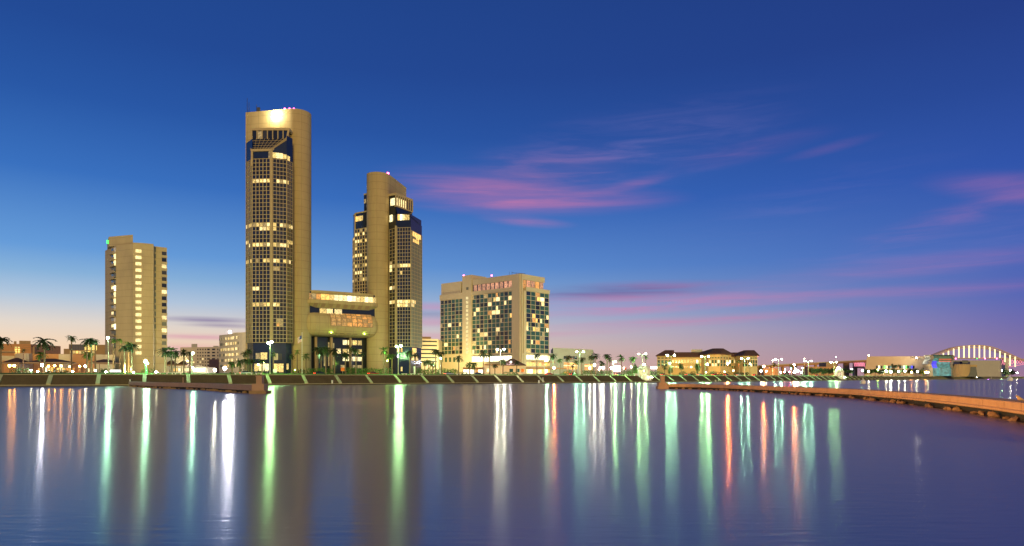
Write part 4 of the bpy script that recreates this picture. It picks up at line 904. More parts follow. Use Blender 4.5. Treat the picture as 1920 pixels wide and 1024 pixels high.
for x0, x1 in ((1057, 1082), (1096, 1111)): pn.add(fc, ux(x0), ux(x1), Z(686.5, 475), Z(685, 475), 'lit_cream', .12)
pn.done()

# ------------------------------------------------------------------ courthouse with hip roofs
ch = thing('courthouse', 'yellow courthouse with three brown hip roofed pavilions', 'courthouse', P(1325, 560) + (G,))
pn = Panes(ch)
def pav(x0, x1, Y0, Y1, ye, yp, xp0, xp1, cols, depth=22, over=1.6, litp=.2, rows=((687, 682), (681, 675.5), (672.5, 670.5)), corner=None):
    p, q = P(x0, Y0), P(x1, Y1); f = Facet(p, q); n = f.n
    base = [p, q, tuple(f.q - n * depth), tuple(f.p - n * depth)] if not corner else [p, P(*corner), q, tuple(f.q - n * depth), tuple(f.p - n * depth)]
    Ym = (Y0 + Y1) / 2; ze, zp_ = Z(ye, Ym), Z(yp, Ym + depth / 2)
    MB().prism(base, G, ze).build('wall', 'yellow_brick', ch)
    cx, cy = sum(b[0] for b in base) / len(base), sum(b[1] for b in base) / len(base)
    eav = [(b[0] + (b[0] - cx) / math.hypot(b[0] - cx, b[1] - cy) * over * 1.4, b[1] + (b[1] - cy) / math.hypot(b[0] - cx, b[1] - cy) * over * 1.4) for b in base]
    w = (xp1 - xp0) / (x1 - x0); md = (xp0 + xp1) / 2
    mx_ = X(md, cy); tp = [(mx_ + (b[0] - cx) * w, cy + (b[1] - cy) * .12) for b in base]
    MB().prism(eav, ze, ze + .5).build('eave', 'tile_roof', ch); MB().prism(eav, ze + .5, zp_, top=tp).build('roof', 'tile_roof', ch)
    fs = [(f, cols)] if not corner else [(Facet(p, P(*corner)), cols), (Facet(P(*corner), q), cols)]
    for f_, nc in fs:
        for k, (ya, yb) in enumerate(rows):
            for i in range(nc):
                u = f_.L * (i + .5) / nc; w_ = min(1.1, f_.L / nc * .32); pn.add(f_, u - w_, u + w_, Z(ya, Ym), Z(yb, Ym), R.choice(['lit_cream', 'lit_warm', 'lit_white']) if R.random() < litp and k < 2 else R.choice(['glass_grey', 'glass_green']), .06)
    mb = MB(); f.slab(mb, 0, f.L, Z(674.4, Ym), Z(673.8, Ym), -.3, .18) if not corner else None
    if not corner: mb.build('string_course', 'pale_concrete', ch)
pav(1232, 1259.5, 548, 545, 667.8, 656.7, 1249, 1262, 4, litp=.3)
pav(1259.5, 1327, 556, 556, 670.3, 660.5, 1262, 1324, 12, 14, 1.0, .25, rows=((690, 686.5), (681, 675)))
pav(1328.5, 1371, 546, 552, 665.3, 653.8, 1340, 1353, 4, 24, litp=.35, corner=(1350, 541))
pav(1371, 1394, 560, 562, 669.3, 661, 1372, 1392, 5, 14, .8, .5, rows=((690, 686.5), (681, 675)))
pav(1392.5, 1420, 548, 550, 667.8, 656.7, 1398, 1411, 6, 24, litp=.1)
pn.done(); MB().prism([P(1296, 566), P(1317, 567), P(1317, 576), P(1296, 576)], Z(662, 566), Z(655.3, 566)).build('plant_room', 'grey_concrete', ch)

# ------------------------------------------------------------------ far right: viaduct, convention centre, arena, arch bridge
vd = thing('viaduct', 'long rising elevated road with brown girder behind the palms', 'viaduct', P(1520, 1000) + (G,))
va, vb_ = Vector(P(1400, 900) + (Z(689.5, 900),)), Vector(P(1640, 1050) + (Z(676.5, 1050),))
mb = MB(); mb.bar(va, vb_, 9, 2.6); mb.build('girder', 'orange_lit_stucco', vd); mb = MB(); mb.bar(va + Vector((0, -5, 1.8)), vb_ + Vector((0, -5, 1.8)), .4, 1.0); mb.build('parapet', 'pale_concrete', vd)
for i in range(1, 12):
    c = va.lerp(vb_, i / 12); MB().obox((c.x, c.y), (1, 0), 3 if i != 9 else 8, 3, G, c.z - 1.2).build('pier', 'orange_lit_stucco', vd)
cvc = thing('convention_center', 'long windowless peach convention hall left of the wavy glass atrium', 'building', P(1690, 900) + (G,))
ccp = [P(1620, 905), P(1748, 900), P(1750, 980), P(1630, 985)]; tpp = [P(1626, 907), P(1748, 900), P(1750, 980), P(1634, 985)]
MB().prism(ccp, G, Z(668, 900), top=tpp).build('wall', 'peach_wall', cvc)
MB().prism([P(1600, 1010), P(1621, 1010), P(1621, 1020), P(1600, 1020)], Z(690, 1010), Z(687, 1010)).build('link', 'orange_lit_stucco', cvc)
fc = Facet(ccp[0], ccp[1]); pn = Panes(cvc); cols_ = ['glass_dark', 'lit_white', 'glass_dark', 'led_green', 'sign_green', 'lit_cream', 'glass_blue', 'lamp_cyan', 'glass_dark', 'glass_dark', 'led_green', 'lit_rose', 'glass_dark', 'led_teal', 'lit_white', 'sign_green', 'glass_dark', 'led_teal', 'led_blue', 'glass_blue']
for i, mm in enumerate(cols_): a_ = fc.at(1643 + i * 3.6); pn.add(fc, a_, a_ + 2.3, Z(691, 900), Z(685.8, 900), {'lamp_cyan': 'led_teal'}.get(mm, mm), .1)
pn.done()
x, y = P(1718, 888); MB().ball((x, y, Z(670.5, 888)), .45).build('wall_lamp', 'lamp_white', cvc); MB().tube((x, y, Z(670.5, 888)), (x, y + 13, Z(670.5, 888)), .3).build('lamp_bracket', 'dark_metal', cvc)
# wavy atrium
at_ = thing('glass_atrium', 'wavy coloured glass atrium with red bands at the convention hall', 'building', P(1766, 880) + (G,))
wave = [(705, 0), (690, 1), (683, 4.5), (677, 2), (672, -2.5), (668, -1), (665.5, 2)]
def sheet(px0, px1, mats, name, Yb=880, thick=3, cut=None):
    for i, ((ya, oa), (yb, ob_)) in enumerate(zip(wave, wave[1:])):
        y0_, y1_ = Yb - oa * 2, Yb - ob_ * 2; sa, sb_ = oa * .75, ob_ * .75
        vs = [(X(px0 - sa, y0_), y0_, Z(ya, y0_)), (X(px1 - sa, y0_), y0_, Z(ya, y0_)), (X(px1 - sb_, y1_), y1_, Z(yb, y1_)), (X(px0 - sb_, y1_), y1_, Z(yb, y1_))]
        vs += [(a_, b_ + thick, c_) for a_, b_, c_ in vs]
        MB().add(vs, [(0, 1, 2, 3), (1, 5, 6, 2), (4, 0, 3, 7), (3, 2, 6, 7), (0, 4, 5, 1)]).build(name, mats[i % len(mats)], at_)
sheet(1750, 1760, ['led_teal', 'led_blue', 'led_blue', 'led_teal', 'led_green', 'glass_green'], 'glass_panel')
sheet(1760.3, 1785, ['led_teal', 'led_teal', 'led_teal', 'led_green', 'led_green', 'glass_green'], 'glass_panel', 878)
sheet(1743.5, 1749.7, ['grey_concrete'], 'wavy_fin', 876, 12); sheet(1785.3, 1789, ['grey_concrete'], 'wavy_fin', 876, 12)
for ya in (673.5, 677.3): yy = 872; MB().prism([P(1760.5, yy), P(1784, yy), P(1784, yy + 2), P(1760.5, yy + 2)], Z(ya + .8, yy), Z(ya - .5, yy)).build('light_band', 'led_red', at_)
MB().prism([P(1752, 892), P(1784, 892), P(1786, 930), P(1752, 930)], G, Z(666, 892)).build('core', 'glass_dark', at_)
# rotunda and arena
ro = thing('rotunda', 'yellow lit low rotunda right of the wavy glass atrium', 'building', P(1802, 860) + (G,)); x, y = P(1802, 872)
MB().lathe(x, y, [(10, G), (10, Z(683.5, 872)), (9.4, Z(683.2, 872)), (0.01, Z(682.5, 872))], 28).build('wall', 'yellow_brick', ro)
pts = [P(1812, 862), P(1833, 862), P(1833, 875), P(1812, 875)]; MB().prism(pts, G, Z(695.8 - 8, 862), top=[P(1815, 866), P(1830, 866), P(1830, 875), P(1815, 875)]).build('glass_wing', 'curtain', ro)
MB().prism([P(1818, 868), P(1832, 868), P(1829, 880), P(1820, 880)], Z(689, 868), Z(684, 870)).build('roof_fin', 'yellow_brick', ro)
ar = thing('arena', 'big dark grey arena box under the arch bridge', 'building', P(1838, 960) + (G,))
MB().prism([P(1786, 960), P(1875, 975), P(1878, 1040), P(1786, 1030)], G, Z(676, 967)).build('wall', 'grey_concrete', ar); MB().prism([P(1788, 950), P(1819, 954), P(1819, 962), P(1788, 962)], Z(683.5, 950), Z(678, 952)).build('fascia', 'navy_panel', ar)
MB().prism([P(1804, 948), P(1815, 949), P(1815, 951), P(1804, 951)], Z(681.5, 948), Z(675.5, 948)).build('lit_box', 'curtain', ar)
# arch bridge
hb_ = thing('arch_bridge', 'distant steel arch bridge with rows of lit hangers', 'bridge', P(1830, 1500) + (G,)); YB = 1500
def bz(y): return Z(y, YB)
def archy(px):
    pts_ = [(1745, 669), (1760, 663), (1775, 657), (1790, 652), (1805, 649.3), (1820, 648), (1833, 647.6), (1846, 648.3), (1858, 650.3), (1870, 654), (1882, 659), (1894, 664), (1905, 669), (1925, 678)]
    for (a_, b_), (c_, d_) in zip(pts_, pts_[1:]):
        if a_ <= px <= c_: return b_ + (d_ - b_) * (px - a_) / (c_ - a_)
    return pts_[-1][1]
for s_ in (0, 14):
    mb = MB(); prev = None
    for i in range(41):
        px = 1745 + 180 * i / 40; p = Vector((X(px, YB), YB + s_, bz(archy(px)))); p2 = Vector((X(px, YB), YB + s_, bz(archy(px) + 4.2 - 2.2 * abs(i - 20) / 20)))
        if prev: mb.bar(prev[0], p, 1.9, 1.9); mb.bar(prev[1], p2, 1.4, 1.4); mb.bar(prev[0] if i % 2 else prev[1], p2 if i % 2 else p, .5, .5)
        prev = (p, p2)
    mb.build('arch_rib', 'hanger_steel', hb_)
mb = MB(); mb.bar((X(1640, YB), YB + 7, bz(681)), (X(1790, YB), YB + 7, bz(671.6)), 16, 2.2); mb.bar((X(1790, YB), YB + 7, bz(671.6)), (X(1885, YB), YB + 7, bz(671.6)), 16, 2.2); mb.bar((X(1885, YB), YB + 7, bz(671.6)), (X(2080, YB), YB + 7, bz(684)), 16, 2.2); mb.build('deck', 'hanger_steel', hb_)
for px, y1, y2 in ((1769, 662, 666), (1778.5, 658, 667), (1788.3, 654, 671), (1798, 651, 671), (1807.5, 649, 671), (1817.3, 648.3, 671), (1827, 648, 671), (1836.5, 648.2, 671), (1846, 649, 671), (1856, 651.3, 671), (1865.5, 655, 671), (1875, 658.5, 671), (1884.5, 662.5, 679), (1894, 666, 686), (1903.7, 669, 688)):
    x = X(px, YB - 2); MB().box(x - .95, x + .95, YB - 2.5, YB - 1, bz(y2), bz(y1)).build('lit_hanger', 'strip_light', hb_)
mb = MB()
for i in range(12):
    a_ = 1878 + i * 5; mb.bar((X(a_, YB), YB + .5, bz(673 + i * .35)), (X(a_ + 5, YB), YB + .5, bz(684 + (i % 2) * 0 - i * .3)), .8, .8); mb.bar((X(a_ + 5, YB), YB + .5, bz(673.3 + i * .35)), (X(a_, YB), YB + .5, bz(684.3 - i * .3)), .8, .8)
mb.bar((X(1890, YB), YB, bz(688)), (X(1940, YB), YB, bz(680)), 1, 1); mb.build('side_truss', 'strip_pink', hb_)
for px in (1745, 1888): MB().box(X(px, YB) - 4, X(px, YB) + 4, YB, YB + 14, 0, bz(673 if px > 1800 else 676)).build('pier', 'grey_concrete', hb_)
for px, m_ in ((1792, 'lamp_red'), (1847, 'lamp_red'), (1869, 'lamp_red'), (1832, 'sign_green')): MB().ball((X(px, YB - 8), YB - 8, bz(672.6)), 1.3, 6, 4).build('marker_lamp', 'beacon_pink' if m_ == 'lamp_red' else m_, hb_)
# pink lit truss of the approach, left of the hall
tr = thing('approach_truss', 'pink lit lattice truss at the left end of the convention hall', 'truss', P(1612, 1020) + (G,)); mb = MB(); yy = 1015
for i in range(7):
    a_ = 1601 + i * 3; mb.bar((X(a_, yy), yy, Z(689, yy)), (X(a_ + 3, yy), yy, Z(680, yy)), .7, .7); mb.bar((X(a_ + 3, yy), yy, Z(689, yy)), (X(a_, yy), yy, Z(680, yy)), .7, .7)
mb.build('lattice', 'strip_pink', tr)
for px in (1601, 1622): MB().box(X(px, yy) - .8, X(px, yy) + .8, yy, yy + 2, G, Z(680, yy)).build('post', 'hanger_steel', tr)
# small blocks seen under the viaduct
block('tan_block', 'tan low block between courthouse and first viaduct palms', 'building', 1432, 700, 1459, 705, 690.5, 'orange_lit_stucco', 15)
block('brown_block', 'brown block under the viaduct behind the dark tree row', 'building', 1516, 820, 1566, 830, 687.5, 'orange_lit_stucco', 20)
block('square_block', 'squarest grey brown block just below the rising viaduct', 'building', 1549, 860, 1569, 862, 680, 'brown_stucco', 20)
# ------------------------------------------------------------------ palms
def crown_mesh(seed, m, nf=26, droop=1.0, skirt=True):
    r = random.Random(seed); mb = MB()
    for f in range(nf):
        az_ = f * 2.399 + r.uniform(-.3, .3); e0 = r.uniform(-.55, 1.25); L = r.uniform(.75, 1.08) * (1 if e0 < .9 else .85)
        d = Vector((math.cos(az_), math.sin(az_), 0)); s = Vector((-math.sin(az_), math.cos(az_), 0)); pts = []; p = Vector((0, 0, 0)); a_ = e0
        for k in range(5):
            pts.append(p.copy()); p = p + (d * math.cos(a_) + Vector((0, 0, math.sin(a_)))) * (L / 4); a_ -= r.uniform(.2, .42) * droop
        # stalk, then a fan of pointed leaflets
        for k in range(4):
            w0, w1 = .05, .045
            mb.add([pts[k] - s * w0, pts[k] + s * w0, pts[k + 1] + s * w1, pts[k + 1] - s * w1], [(0, 1, 2, 3)])
        for k in range(1, 5):
            q = pts[k]; ax = (pts[k] - pts[k - 1]).normalized()
            for sg in (-1, 1):
                for h in range(2):
                    ll = L * r.uniform(.26, .42) * (1.1 - .12 * k); an_ = r.uniform(.35, .95) + .25 * h
                    tip = q + (ax * math.cos(an_) + s * sg * math.sin(an_) + Vector((0, 0, -.35 * droop))) * ll; ww = ax * .06
                    mb.add([q - ww * 1.6, q + ww * 2.2, tip], [(0, 1, 2)])
    if skirt:
        for f in range(10):
            az_ = r.uniform(0, 6.28); d = Vector((math.cos(az_), math.sin(az_), 0)); s = Vector((-math.sin(az_), math.cos(az_), 0))
            a_ = d * .06; b_ = d * r.uniform(.15, .28) + Vector((0, 0, -r.uniform(.35, .65))); mb.add([a_ - s * .06, a_ + s * .06, b_ + s * .04, b_ - s * .05], [(0, 1, 2, 3)])
    return mb.mesh('crown', m)
CROWNS = {m: [crown_mesh(i * 7 + k * 31, m, 22 + 3 * i, [.8, 1.0, 1.25][i]) for i in range(3)] for k, m in enumerate(('leaf', 'leaf_bright', 'leaf_dark'))}
def trunk_mesh(seed):
    r = random.Random(seed); mb = MB(); n = 7; vs = []; K_ = 8; lx, ly = r.uniform(-.25, .25), r.uniform(-.25, .25)
    for i in range(K_ + 1):
        t_ = i / K_; rad = (1.25 if i == 0 else 1.0) * (1 - .35 * t_) * (1 + .05 * (i % 2))
        for j in range(n): vs.append((rad * math.cos(6.283 * j / n) + lx * math.sin(t_ * 3.1) * 1.2, rad * math.sin(6.283 * j / n) + ly * math.sin(t_ * 3.1), t_))
    mb.add(vs, [(i * n + j, i * n + (j + 1) % n, (i + 1) * n + (j + 1) % n, (i + 1) * n + j) for i in range(K_) for j in range(n)], 0, True); return mb.mesh('trunk', 'bark')
TRUNKS = [trunk_mesh(i) for i in range(4)]
def palm(px, yc, rp, d, label, m='leaf', YY=None, pos=None):
    if pos: x, y = pos
    elif YY: x, y = P(px, YY)
    else: x, y, _ = shore(px, d)
    h = Z(yc, y) - G; rad = rp * y / F * 1.35
    t = thing('palm_tree', label, 'palm tree', (x, y, G), 'palm trees along the waterfront')
    addobj('trunk', R.choice(TRUNKS), t, (x, y, G), R.uniform(0, 6), scale=(.30, .30, h))
    addobj('crown', R.choice(CROWNS[m]), t, (x, y, G + h), R.uniform(0, 6), scale=(rad, rad, rad * R.uniform(.9, 1.15)))
PALMS = [
 (1, 640, 13, 14, 'tall palm cut by the left edge of the picture', 'leaf_dark'), (83, 640, 15, 15, 'tallest bushy palm before the widest dark canopy at left', 'leaf_dark'), (134.5, 634, 7.5, 32, 'slender lone palm left of the navy panel building', 'leaf'),
 (163, 639, 10, 22, 'left palm of the pair before the navy panels', 'leaf_dark'), (171, 640, 10, 16, 'right palm of the pair before the navy panels', 'leaf_dark'), (179, 640, 5, 34, 'small palm above the navy panel building roof end', 'leaf'),
 (76, 665, 9, 24, 'low palm with floodlit white trunk and bright green crown', 'leaf_bright'), (163, 664, 9, 24, 'floodlit pale palm below the pair before the navy panels', 'leaf_bright'), (44, 657, 4, 60, 'small palm before the orange office block', 'leaf'),
 (213, 638, 5, 30, 'slim palm at the balcony corner of the left hotel tower', 'leaf_bright'), (225, 638, 5, 32, 'second slim palm against the left hotel tower wall', 'leaf_bright'), (234, 652, 9.5, 16, 'dark palm left of the lit stair windows, nearer the balcony', 'leaf_dark'),
 (247, 650, 9.5, 15, 'dark palm directly before the lit stair window column', 'leaf_dark'), (241, 646, 7, 30, 'bright green palm crown between two dark palms at left hotel', 'leaf_bright'),
 (310, 659, 10.5, 16, 'palm at the right corner of the left hotel tower', 'leaf_dark'), (321, 658, 9, 24, 'pale palm against the pink sky right of the hotel tower', 'leaf_bright'), (329, 661, 8, 30, 'palm above the low olive wing', 'leaf'), (345, 661, 7.5, 34, 'palm left of the teal street lamp', 'leaf_dark'), (356, 662, 5, 40, 'small palm touching the teal street lamp', 'leaf_dark'),
 (459, 663, 6, 26, 'shorter of two palms left of the dark tower base', 'leaf_dark'), (466, 658, 6.5, 28, 'taller of two palms left of the dark tower base', 'leaf_dark'), (435, 681, 7, 28, 'leftmost low palm before the curved building', 'leaf'), (450, 678, 7.5, 28, 'middle low palm before the curved building', 'leaf'), (462, 677, 6.5, 24, 'low palm behind the big round bush', 'leaf_dark'), (472, 676, 6.5, 26, 'low palm at the left corner of the dark tower base', 'leaf_dark'),
 (491, 677, 6, 22, 'low dark palm before the lit tower lobby', 'leaf_dark'), (513, 664, 5.5, 26, 'dark palm right of the double green lamp', 'leaf_dark'), (547, 667, 5.5, 26, 'dark palm at the right corner of the tower base', 'leaf_dark'), (557, 660, 5.5, 22, 'round crowned pale palm left of the flagpole', 'leaf_bright'), (574, 668, 7, 22, 'palm just right of the flagpole', 'leaf'),
 (596, 656, 8.5, 34, 'leftmost palm before the dark lobby opening', 'leaf_dark'), (602, 662, 7, 38, 'palm deep in the left of the lobby opening', 'leaf_dark'), (611, 655, 9.5, 17, 'tall palm before the lobby, left of its brown column', 'leaf'), (627, 658, 9, 17, 'tall palm before the brown lobby column', 'leaf_dark'), (648, 664, 9, 26, 'drooping palm in the middle of the lobby opening', 'leaf_dark'), (658, 655, 6.5, 34, 'palm before the upper lit lobby windows', 'leaf'), (667, 657, 8, 16, 'front palm before the lit lobby windows', 'leaf'), (679, 663, 5.5, 34, 'rightmost palm before the lit lobby windows', 'leaf_dark'),
 (720, 657, 8, 15, 'green lit palm against the blank rounded tower end', 'leaf_bright'), (728, 668, 5.5, 24, 'low green palm between rounded tower end and glass base', 'leaf_bright'), (735, 666, 5.5, 26, 'palm just left of the bright white double lamp', 'leaf'), (768, 662, 7, 15, 'palm before the dark glass base of the shorter tower', 'leaf'), (779, 665, 7.5, 22, 'palm at the right corner of the shorter tower base', 'leaf_dark'),
 (797, 679, 5.5, 36, 'left low palm before the striped garage', 'leaf'), (804, 677, 6, 36, 'middle low palm before the striped garage', 'leaf'), (811, 683, 6, 26, 'right low palm before the striped garage', 'leaf'), (817, 660, 8, 18, 'tall palm between striped garage and cream hotel', 'leaf_dark'), (827.5, 664, 6.5, 22, 'palm with small green lamp at the cream hotel left edge', 'leaf_dark'),
 (860, 672, 7, 20, 'ragged palm before the hotel stair tower', 'leaf_dark'), (881, 684, 7.5, 24, 'spreading low palm left of the bright shopfront', 'leaf'), (889, 683, 6.5, 30, 'spreading low palm over the bright shopfront', 'leaf'), (906, 663, 8, 22, 'tall palm before the bright function room windows', 'leaf_dark'), (918, 665, 5, 30, 'palm right of the tall one before the function room', 'leaf'), (928, 686, 5.5, 22, 'small palm before the green pavilion wall', 'leaf_dark'), (943, 677, 6.5, 20, 'palm under the right head of the hotel double lamp', 'leaf'), (969, 679, 5, 26, 'palm before the dark pavilion roof', 'leaf_dark'),
 (1007, 667, 6.5, 18, 'palm before the hotel entrance canopy', 'leaf_dark'), (1036.5, 667, 6.5, 20, 'palm where hotel podium meets the grey hall', 'leaf_dark'), (1050, 676, 5.5, 18, 'slim palm before the blank grey hall wall', 'leaf'), (1065, 670, 6, 24, 'palm before the dark strip window of the hall', 'leaf_dark'), (1073.5, 686, 5, 24, 'low palm before the orange hall windows', 'leaf_dark'), (1080.5, 679, 5.5, 18, 'palm just left of the hall double lamp', 'leaf'), (1091, 673, 6, 22, 'palm just right of the hall double lamp', 'leaf_dark'),
 (1108, 669, 5.5, 22, 'palm at the right end of the grey hall', 'leaf_dark'), (1117, 667, 6.5, 22, 'first palm right of the grey hall against the sky', 'leaf_dark'), (1128, 681, 6, 34, 'low ragged palm behind the white lights', 'leaf'), (1138, 668, 6.5, 20, 'taller of two palms left of the glowing screen', 'leaf_dark'), (1143.5, 674, 5.5, 22, 'shorter of two palms left of the glowing screen', 'leaf'), (1165, 671, 7, 19, 'round palm at the right edge of the glowing screen', 'leaf_bright'), (1186, 672, 6.5, 20, 'palm midway between glowing screen and white gazebo', 'leaf'), (1210.5, 669, 5.5, 24, 'palm directly behind the nearer white gazebo', 'leaf_bright'),
 (1246, 689, 4.5, 22, 'low palm at the left end of the courthouse', 'leaf_dark'), (1386, 677, 4.5, 22, 'palm before the courthouse link wing', 'leaf'), (1396, 684, 4, 24, 'small palm left of the right courthouse pavilion', 'leaf_dark'), (1426, 688, 5, 40, 'palm above the white lights right of the courthouse', 'leaf_dark'), (1451, 684, 5.5, 34, 'palm before the tan block under the viaduct start', 'leaf_dark'), (1484, 686, 4, 60, 'small palm under the viaduct, left of the white cluster', 'leaf_dark'), (1491, 686, 3.5, 66, 'small palm under the viaduct over the white cluster', 'leaf_dark')]
for p in PALMS: palm(*p)

# ------------------------------------------------------------------ shrubs, hedges, broadleaf trees
def leafcloud(mb, c, rx, ry, rz_, n, s, rnd, shell=.55):
    for i in range(n):
        while True:
            v = Vector((rnd.uniform(-1, 1), rnd.uniform(-1, 1), rnd.uniform(-1, 1)))
            if shell < v.length <= 1: break
        p = Vector((c[0] + v.x * rx, c[1] + v.y * ry, c[2] + v.z * rz_)); a_ = Vector((rnd.gauss(0, 1), rnd.gauss(0, 1), rnd.gauss(0, 1))).normalized(); b_ = a_.orthogonal().normalized(); k = s * rnd.uniform(.6, 1.4)
        mb.add([p - a_ * k, p + b_ * k * .5, p + a_ * k, p - b_ * k * .5], [(0, 1, 2, 3)])
def bush(px0, px1, ytop, d, label, m='leaf', name='hedge', cat='hedge', depth=1.6, dens=1.0, YY=None, arch=False):
    rnd = random.Random(int(px0 * 7)); pm = (px0 + px1) / 2
    if YY: x, y = P(pm, YY); dd = Vector((1, 0))
    else: x, y, dd = shore(pm, d)
    w = (px1 - px0) * y / F; h = Z(ytop, y) - G; foreshort = abs(dd.x - dd.y * (pm - 960) / F); w = w / max(.3, foreshort) * .96
    t = thing(name, label, cat, (x, y, G), 'shrubs on the promenade'); mb = MB(); n = max(2, int(w / 1.8)); 
    for i in range(n):
        u = -w / 2 + w * (i + .5) / n; hh = h * rnd.uniform(.85, 1.03) * (math.sin(math.pi * (i + .5) / n) ** .45 if arch else 1); rx = w / n * .75
        leafcloud(mb, (x + dd.x * u, y + dd.y * u, G + hh * .48), rx, depth, hh * .53, int(70 * dens * max(1, rx * hh / 2.5)), .26, rnd, .45)
    mb.build('foliage', m, t); mb = MB()
    for i in range(n): u = -w / 2 + w * (i + .5) / n; mb.tube((x + dd.x * u, y + dd.y * u, G), (x + dd.x * u + .1, y + dd.y * u, G + h * .6), .08, .04, 5)
    mb.build('stems', 'bark', t)
bush(22, 60, 689, 42, 'flat green hedge below the cream rotunda at far left', 'leaf'); bush(88, 128, 692, 40, 'low planted hedge before the widest canopy', 'leaf_dark', dens=.8); bush(185, 200, 687, 40, 'round shrub before the small canopy at the hotel', 'leaf', name='shrub', cat='shrub', arch=True)
bush(265, 287, 688, 45, 'dark dome shrub at the foot of the left hotel tower', 'leaf_bright', name='shrub', cat='shrub', arch=True); bush(203, 250, 693.5, 44, 'long low hedge along the left hotel tower foot', 'leaf_bright')
bush(447, 478, 686.5, 34, 'big dark dome bush left of the tall tower base', 'leaf_dark', name='shrub', cat='shrub', arch=True); bush(431, 446, 696, 36, 'low reddish bush left of the big dome bush', 'leaf', name='shrub', cat='shrub', arch=True); bush(482, 522, 693.5, 33, 'low dark hedge before the lit tower lobby', 'leaf_dark')
bush(540, 576, 691.5, 33, 'dark hedge below the flagpole', 'leaf_dark'); bush(574, 625, 688.5, 33, 'green hedge before the left half of the lobby opening', 'leaf_bright', dens=1.2); bush(645, 738, 688.8, 33, 'long green hedge before lobby windows and rounded tower end', 'leaf_bright', dens=1.2)
bush(781, 861, 690, 30, 'long clipped green hedge before the garage and cream hotel', 'leaf_bright', dens=1.3); bush(861, 876, 696, 30, 'low tail of hedge by the bright shopfront', 'leaf', dens=.9); bush(945, 970, 696.5, 26, 'low hedge before the green pavilion', 'leaf_bright')
bush(1052, 1082, 692.5, 28, 'mounded green bush before the orange hall windows', 'leaf_bright', arch=True, name='shrub', cat='shrub'); bush(1092, 1148, 693.5, 30, 'green hedge below the white lights right of the hall', 'leaf_bright'); bush(1168, 1200, 692, 30, 'bright hedge left of the nearer white gazebo', 'leaf_bright', dens=1.2)
bush(1216, 1243, 694, 32, 'brown green bushes right of the nearer gazebo', 'leaf', dens=.8); bush(1273, 1287, 695, 34, 'left dome bush before the courthouse middle wing', 'leaf_dark', arch=True, name='shrub', cat='shrub'); bush(1293, 1306, 694.5, 34, 'right dome bush before the courthouse middle wing', 'leaf_dark', arch=True, name='shrub', cat='shrub'); bush(1330, 1368, 696, 34, 'low hedge before the centre courthouse pavilion', 'leaf_dark'); bush(1376, 1404, 697, 34, 'low hedge before the right half of the courthouse', 'leaf_dark'); bush(1467, 1482, 695, 40, 'dark bush under the viaduct start', 'leaf_dark', arch=True, name='shrub', cat='shrub')
def tree(px, ytop, rp, YY, label, m='leaf_dark', trunk=.35, d=None):
    rnd = random.Random(int(px * 3 + ytop))
    if d is not None: x, y, _ = shore(px, d)
    else: x, y = P(px, YY)
    zt = Z(ytop, y); h = zt - G; rr = rp * y / F; t = thing('tree', label, 'tree', (x, y, G), 'broadleaf trees along the shore road'); mb = MB(); zc = G + h * trunk
    mb.tube((x, y, G), (x + .2, y, zc + h * .2), .03 * h, .018 * h, 6)
    tips = []
    for i in range(5):
        a_ = 6.283 * i / 5 + rnd.uniform(-.3, .3); q = (x + math.cos(a_) * rr * .55, y + math.sin(a_) * rr * .55, zc + h * rnd.uniform(.15, .45)); mb.tube((x + .1, y, zc), q, .015 * h, .006 * h, 5); tips.append(q)
    mb.build('trunk', 'bark', t); mb = MB()
    for q in tips + [(x, y, zt - h * .22)]: leafcloud(mb, q, rr * rnd.uniform(.45, .65), rr * .6, h * (1 - trunk) * rnd.uniform(.28, .42), 150, max(.24, rr * .15), rnd, .3)
    mb.build('crown', m, t)
tree(1277, 682.5, 5, 0, 'round tree before the courthouse middle wing', 'leaf_dark', .45, d=30); tree(1308, 679, 5.5, 0, 'tall tree right of the courthouse middle wing', 'leaf', .25, d=32); tree(1257, 686.5, 5, 0, 'green tree at the corner of the left courthouse pavilion', 'leaf', .3, d=30); tree(1191, 681, 4.5, 0, 'small tree behind the hedge left of the gazebo', 'leaf_dark', .2, d=36)
ORD = ['first', 'second', 'third', 'fourth', 'fifth', 'sixth', 'seventh', 'eighth', 'ninth', 'tenth', 'eleventh', 'twelfth', 'thirteenth', 'fourteenth', 'fifteenth', 'sixteenth', 'seventeenth', 'eighteenth', 'nineteenth', 'twentieth']
for i, px in enumerate((1521, 1527.5, 1534, 1540, 1546.5, 1553, 1560)): tree(px, 689.5 + (i % 3) * .6, 5.2, 0, f'{ORD[i]} tree from the left in dark row before the viaduct', 'leaf_dark', .3, d=24)
for i, px in enumerate((1584, 1595, 1625, 1633, 1641, 1650, 1656, 1664, 1674, 1684, 1694, 1706, 1717, 1728, 1738)): tree(px, 691 + (i * 7 % 4) * .5, 5.0, 0, f'{ORD[i]} tree from the left below the long convention hall', ['leaf_dark', 'leaf', 'leaf_dark'][i % 3], .35, d=20)
for i, px in enumerate((1750, 1758, 1766, 1775, 1784, 1796, 1808, 1818)): tree(px, 694.6, 5, 0, f'{ORD[i]} tree from the left before atrium and rotunda', 'leaf_dark', .3, d=20)
for i, px in enumerate((1852, 1862, 1885, 1897)): tree(px, 692 + i % 2, 6, 0, f'{ORD[i]} tree from the left under the arch bridge right end', 'leaf_dark', .25, d=30)
# palms right in front of the convention hall windows
for i, (px, yc, rp) in enumerate(((1673, 684.5, 3.6), (1679, 686, 3.2), (1686, 685.5, 3.2), (1733, 691, 3))): palm(px, yc, rp, 26, f'{ORD[i]} palm from the left before the convention hall windows', 'leaf_dark')

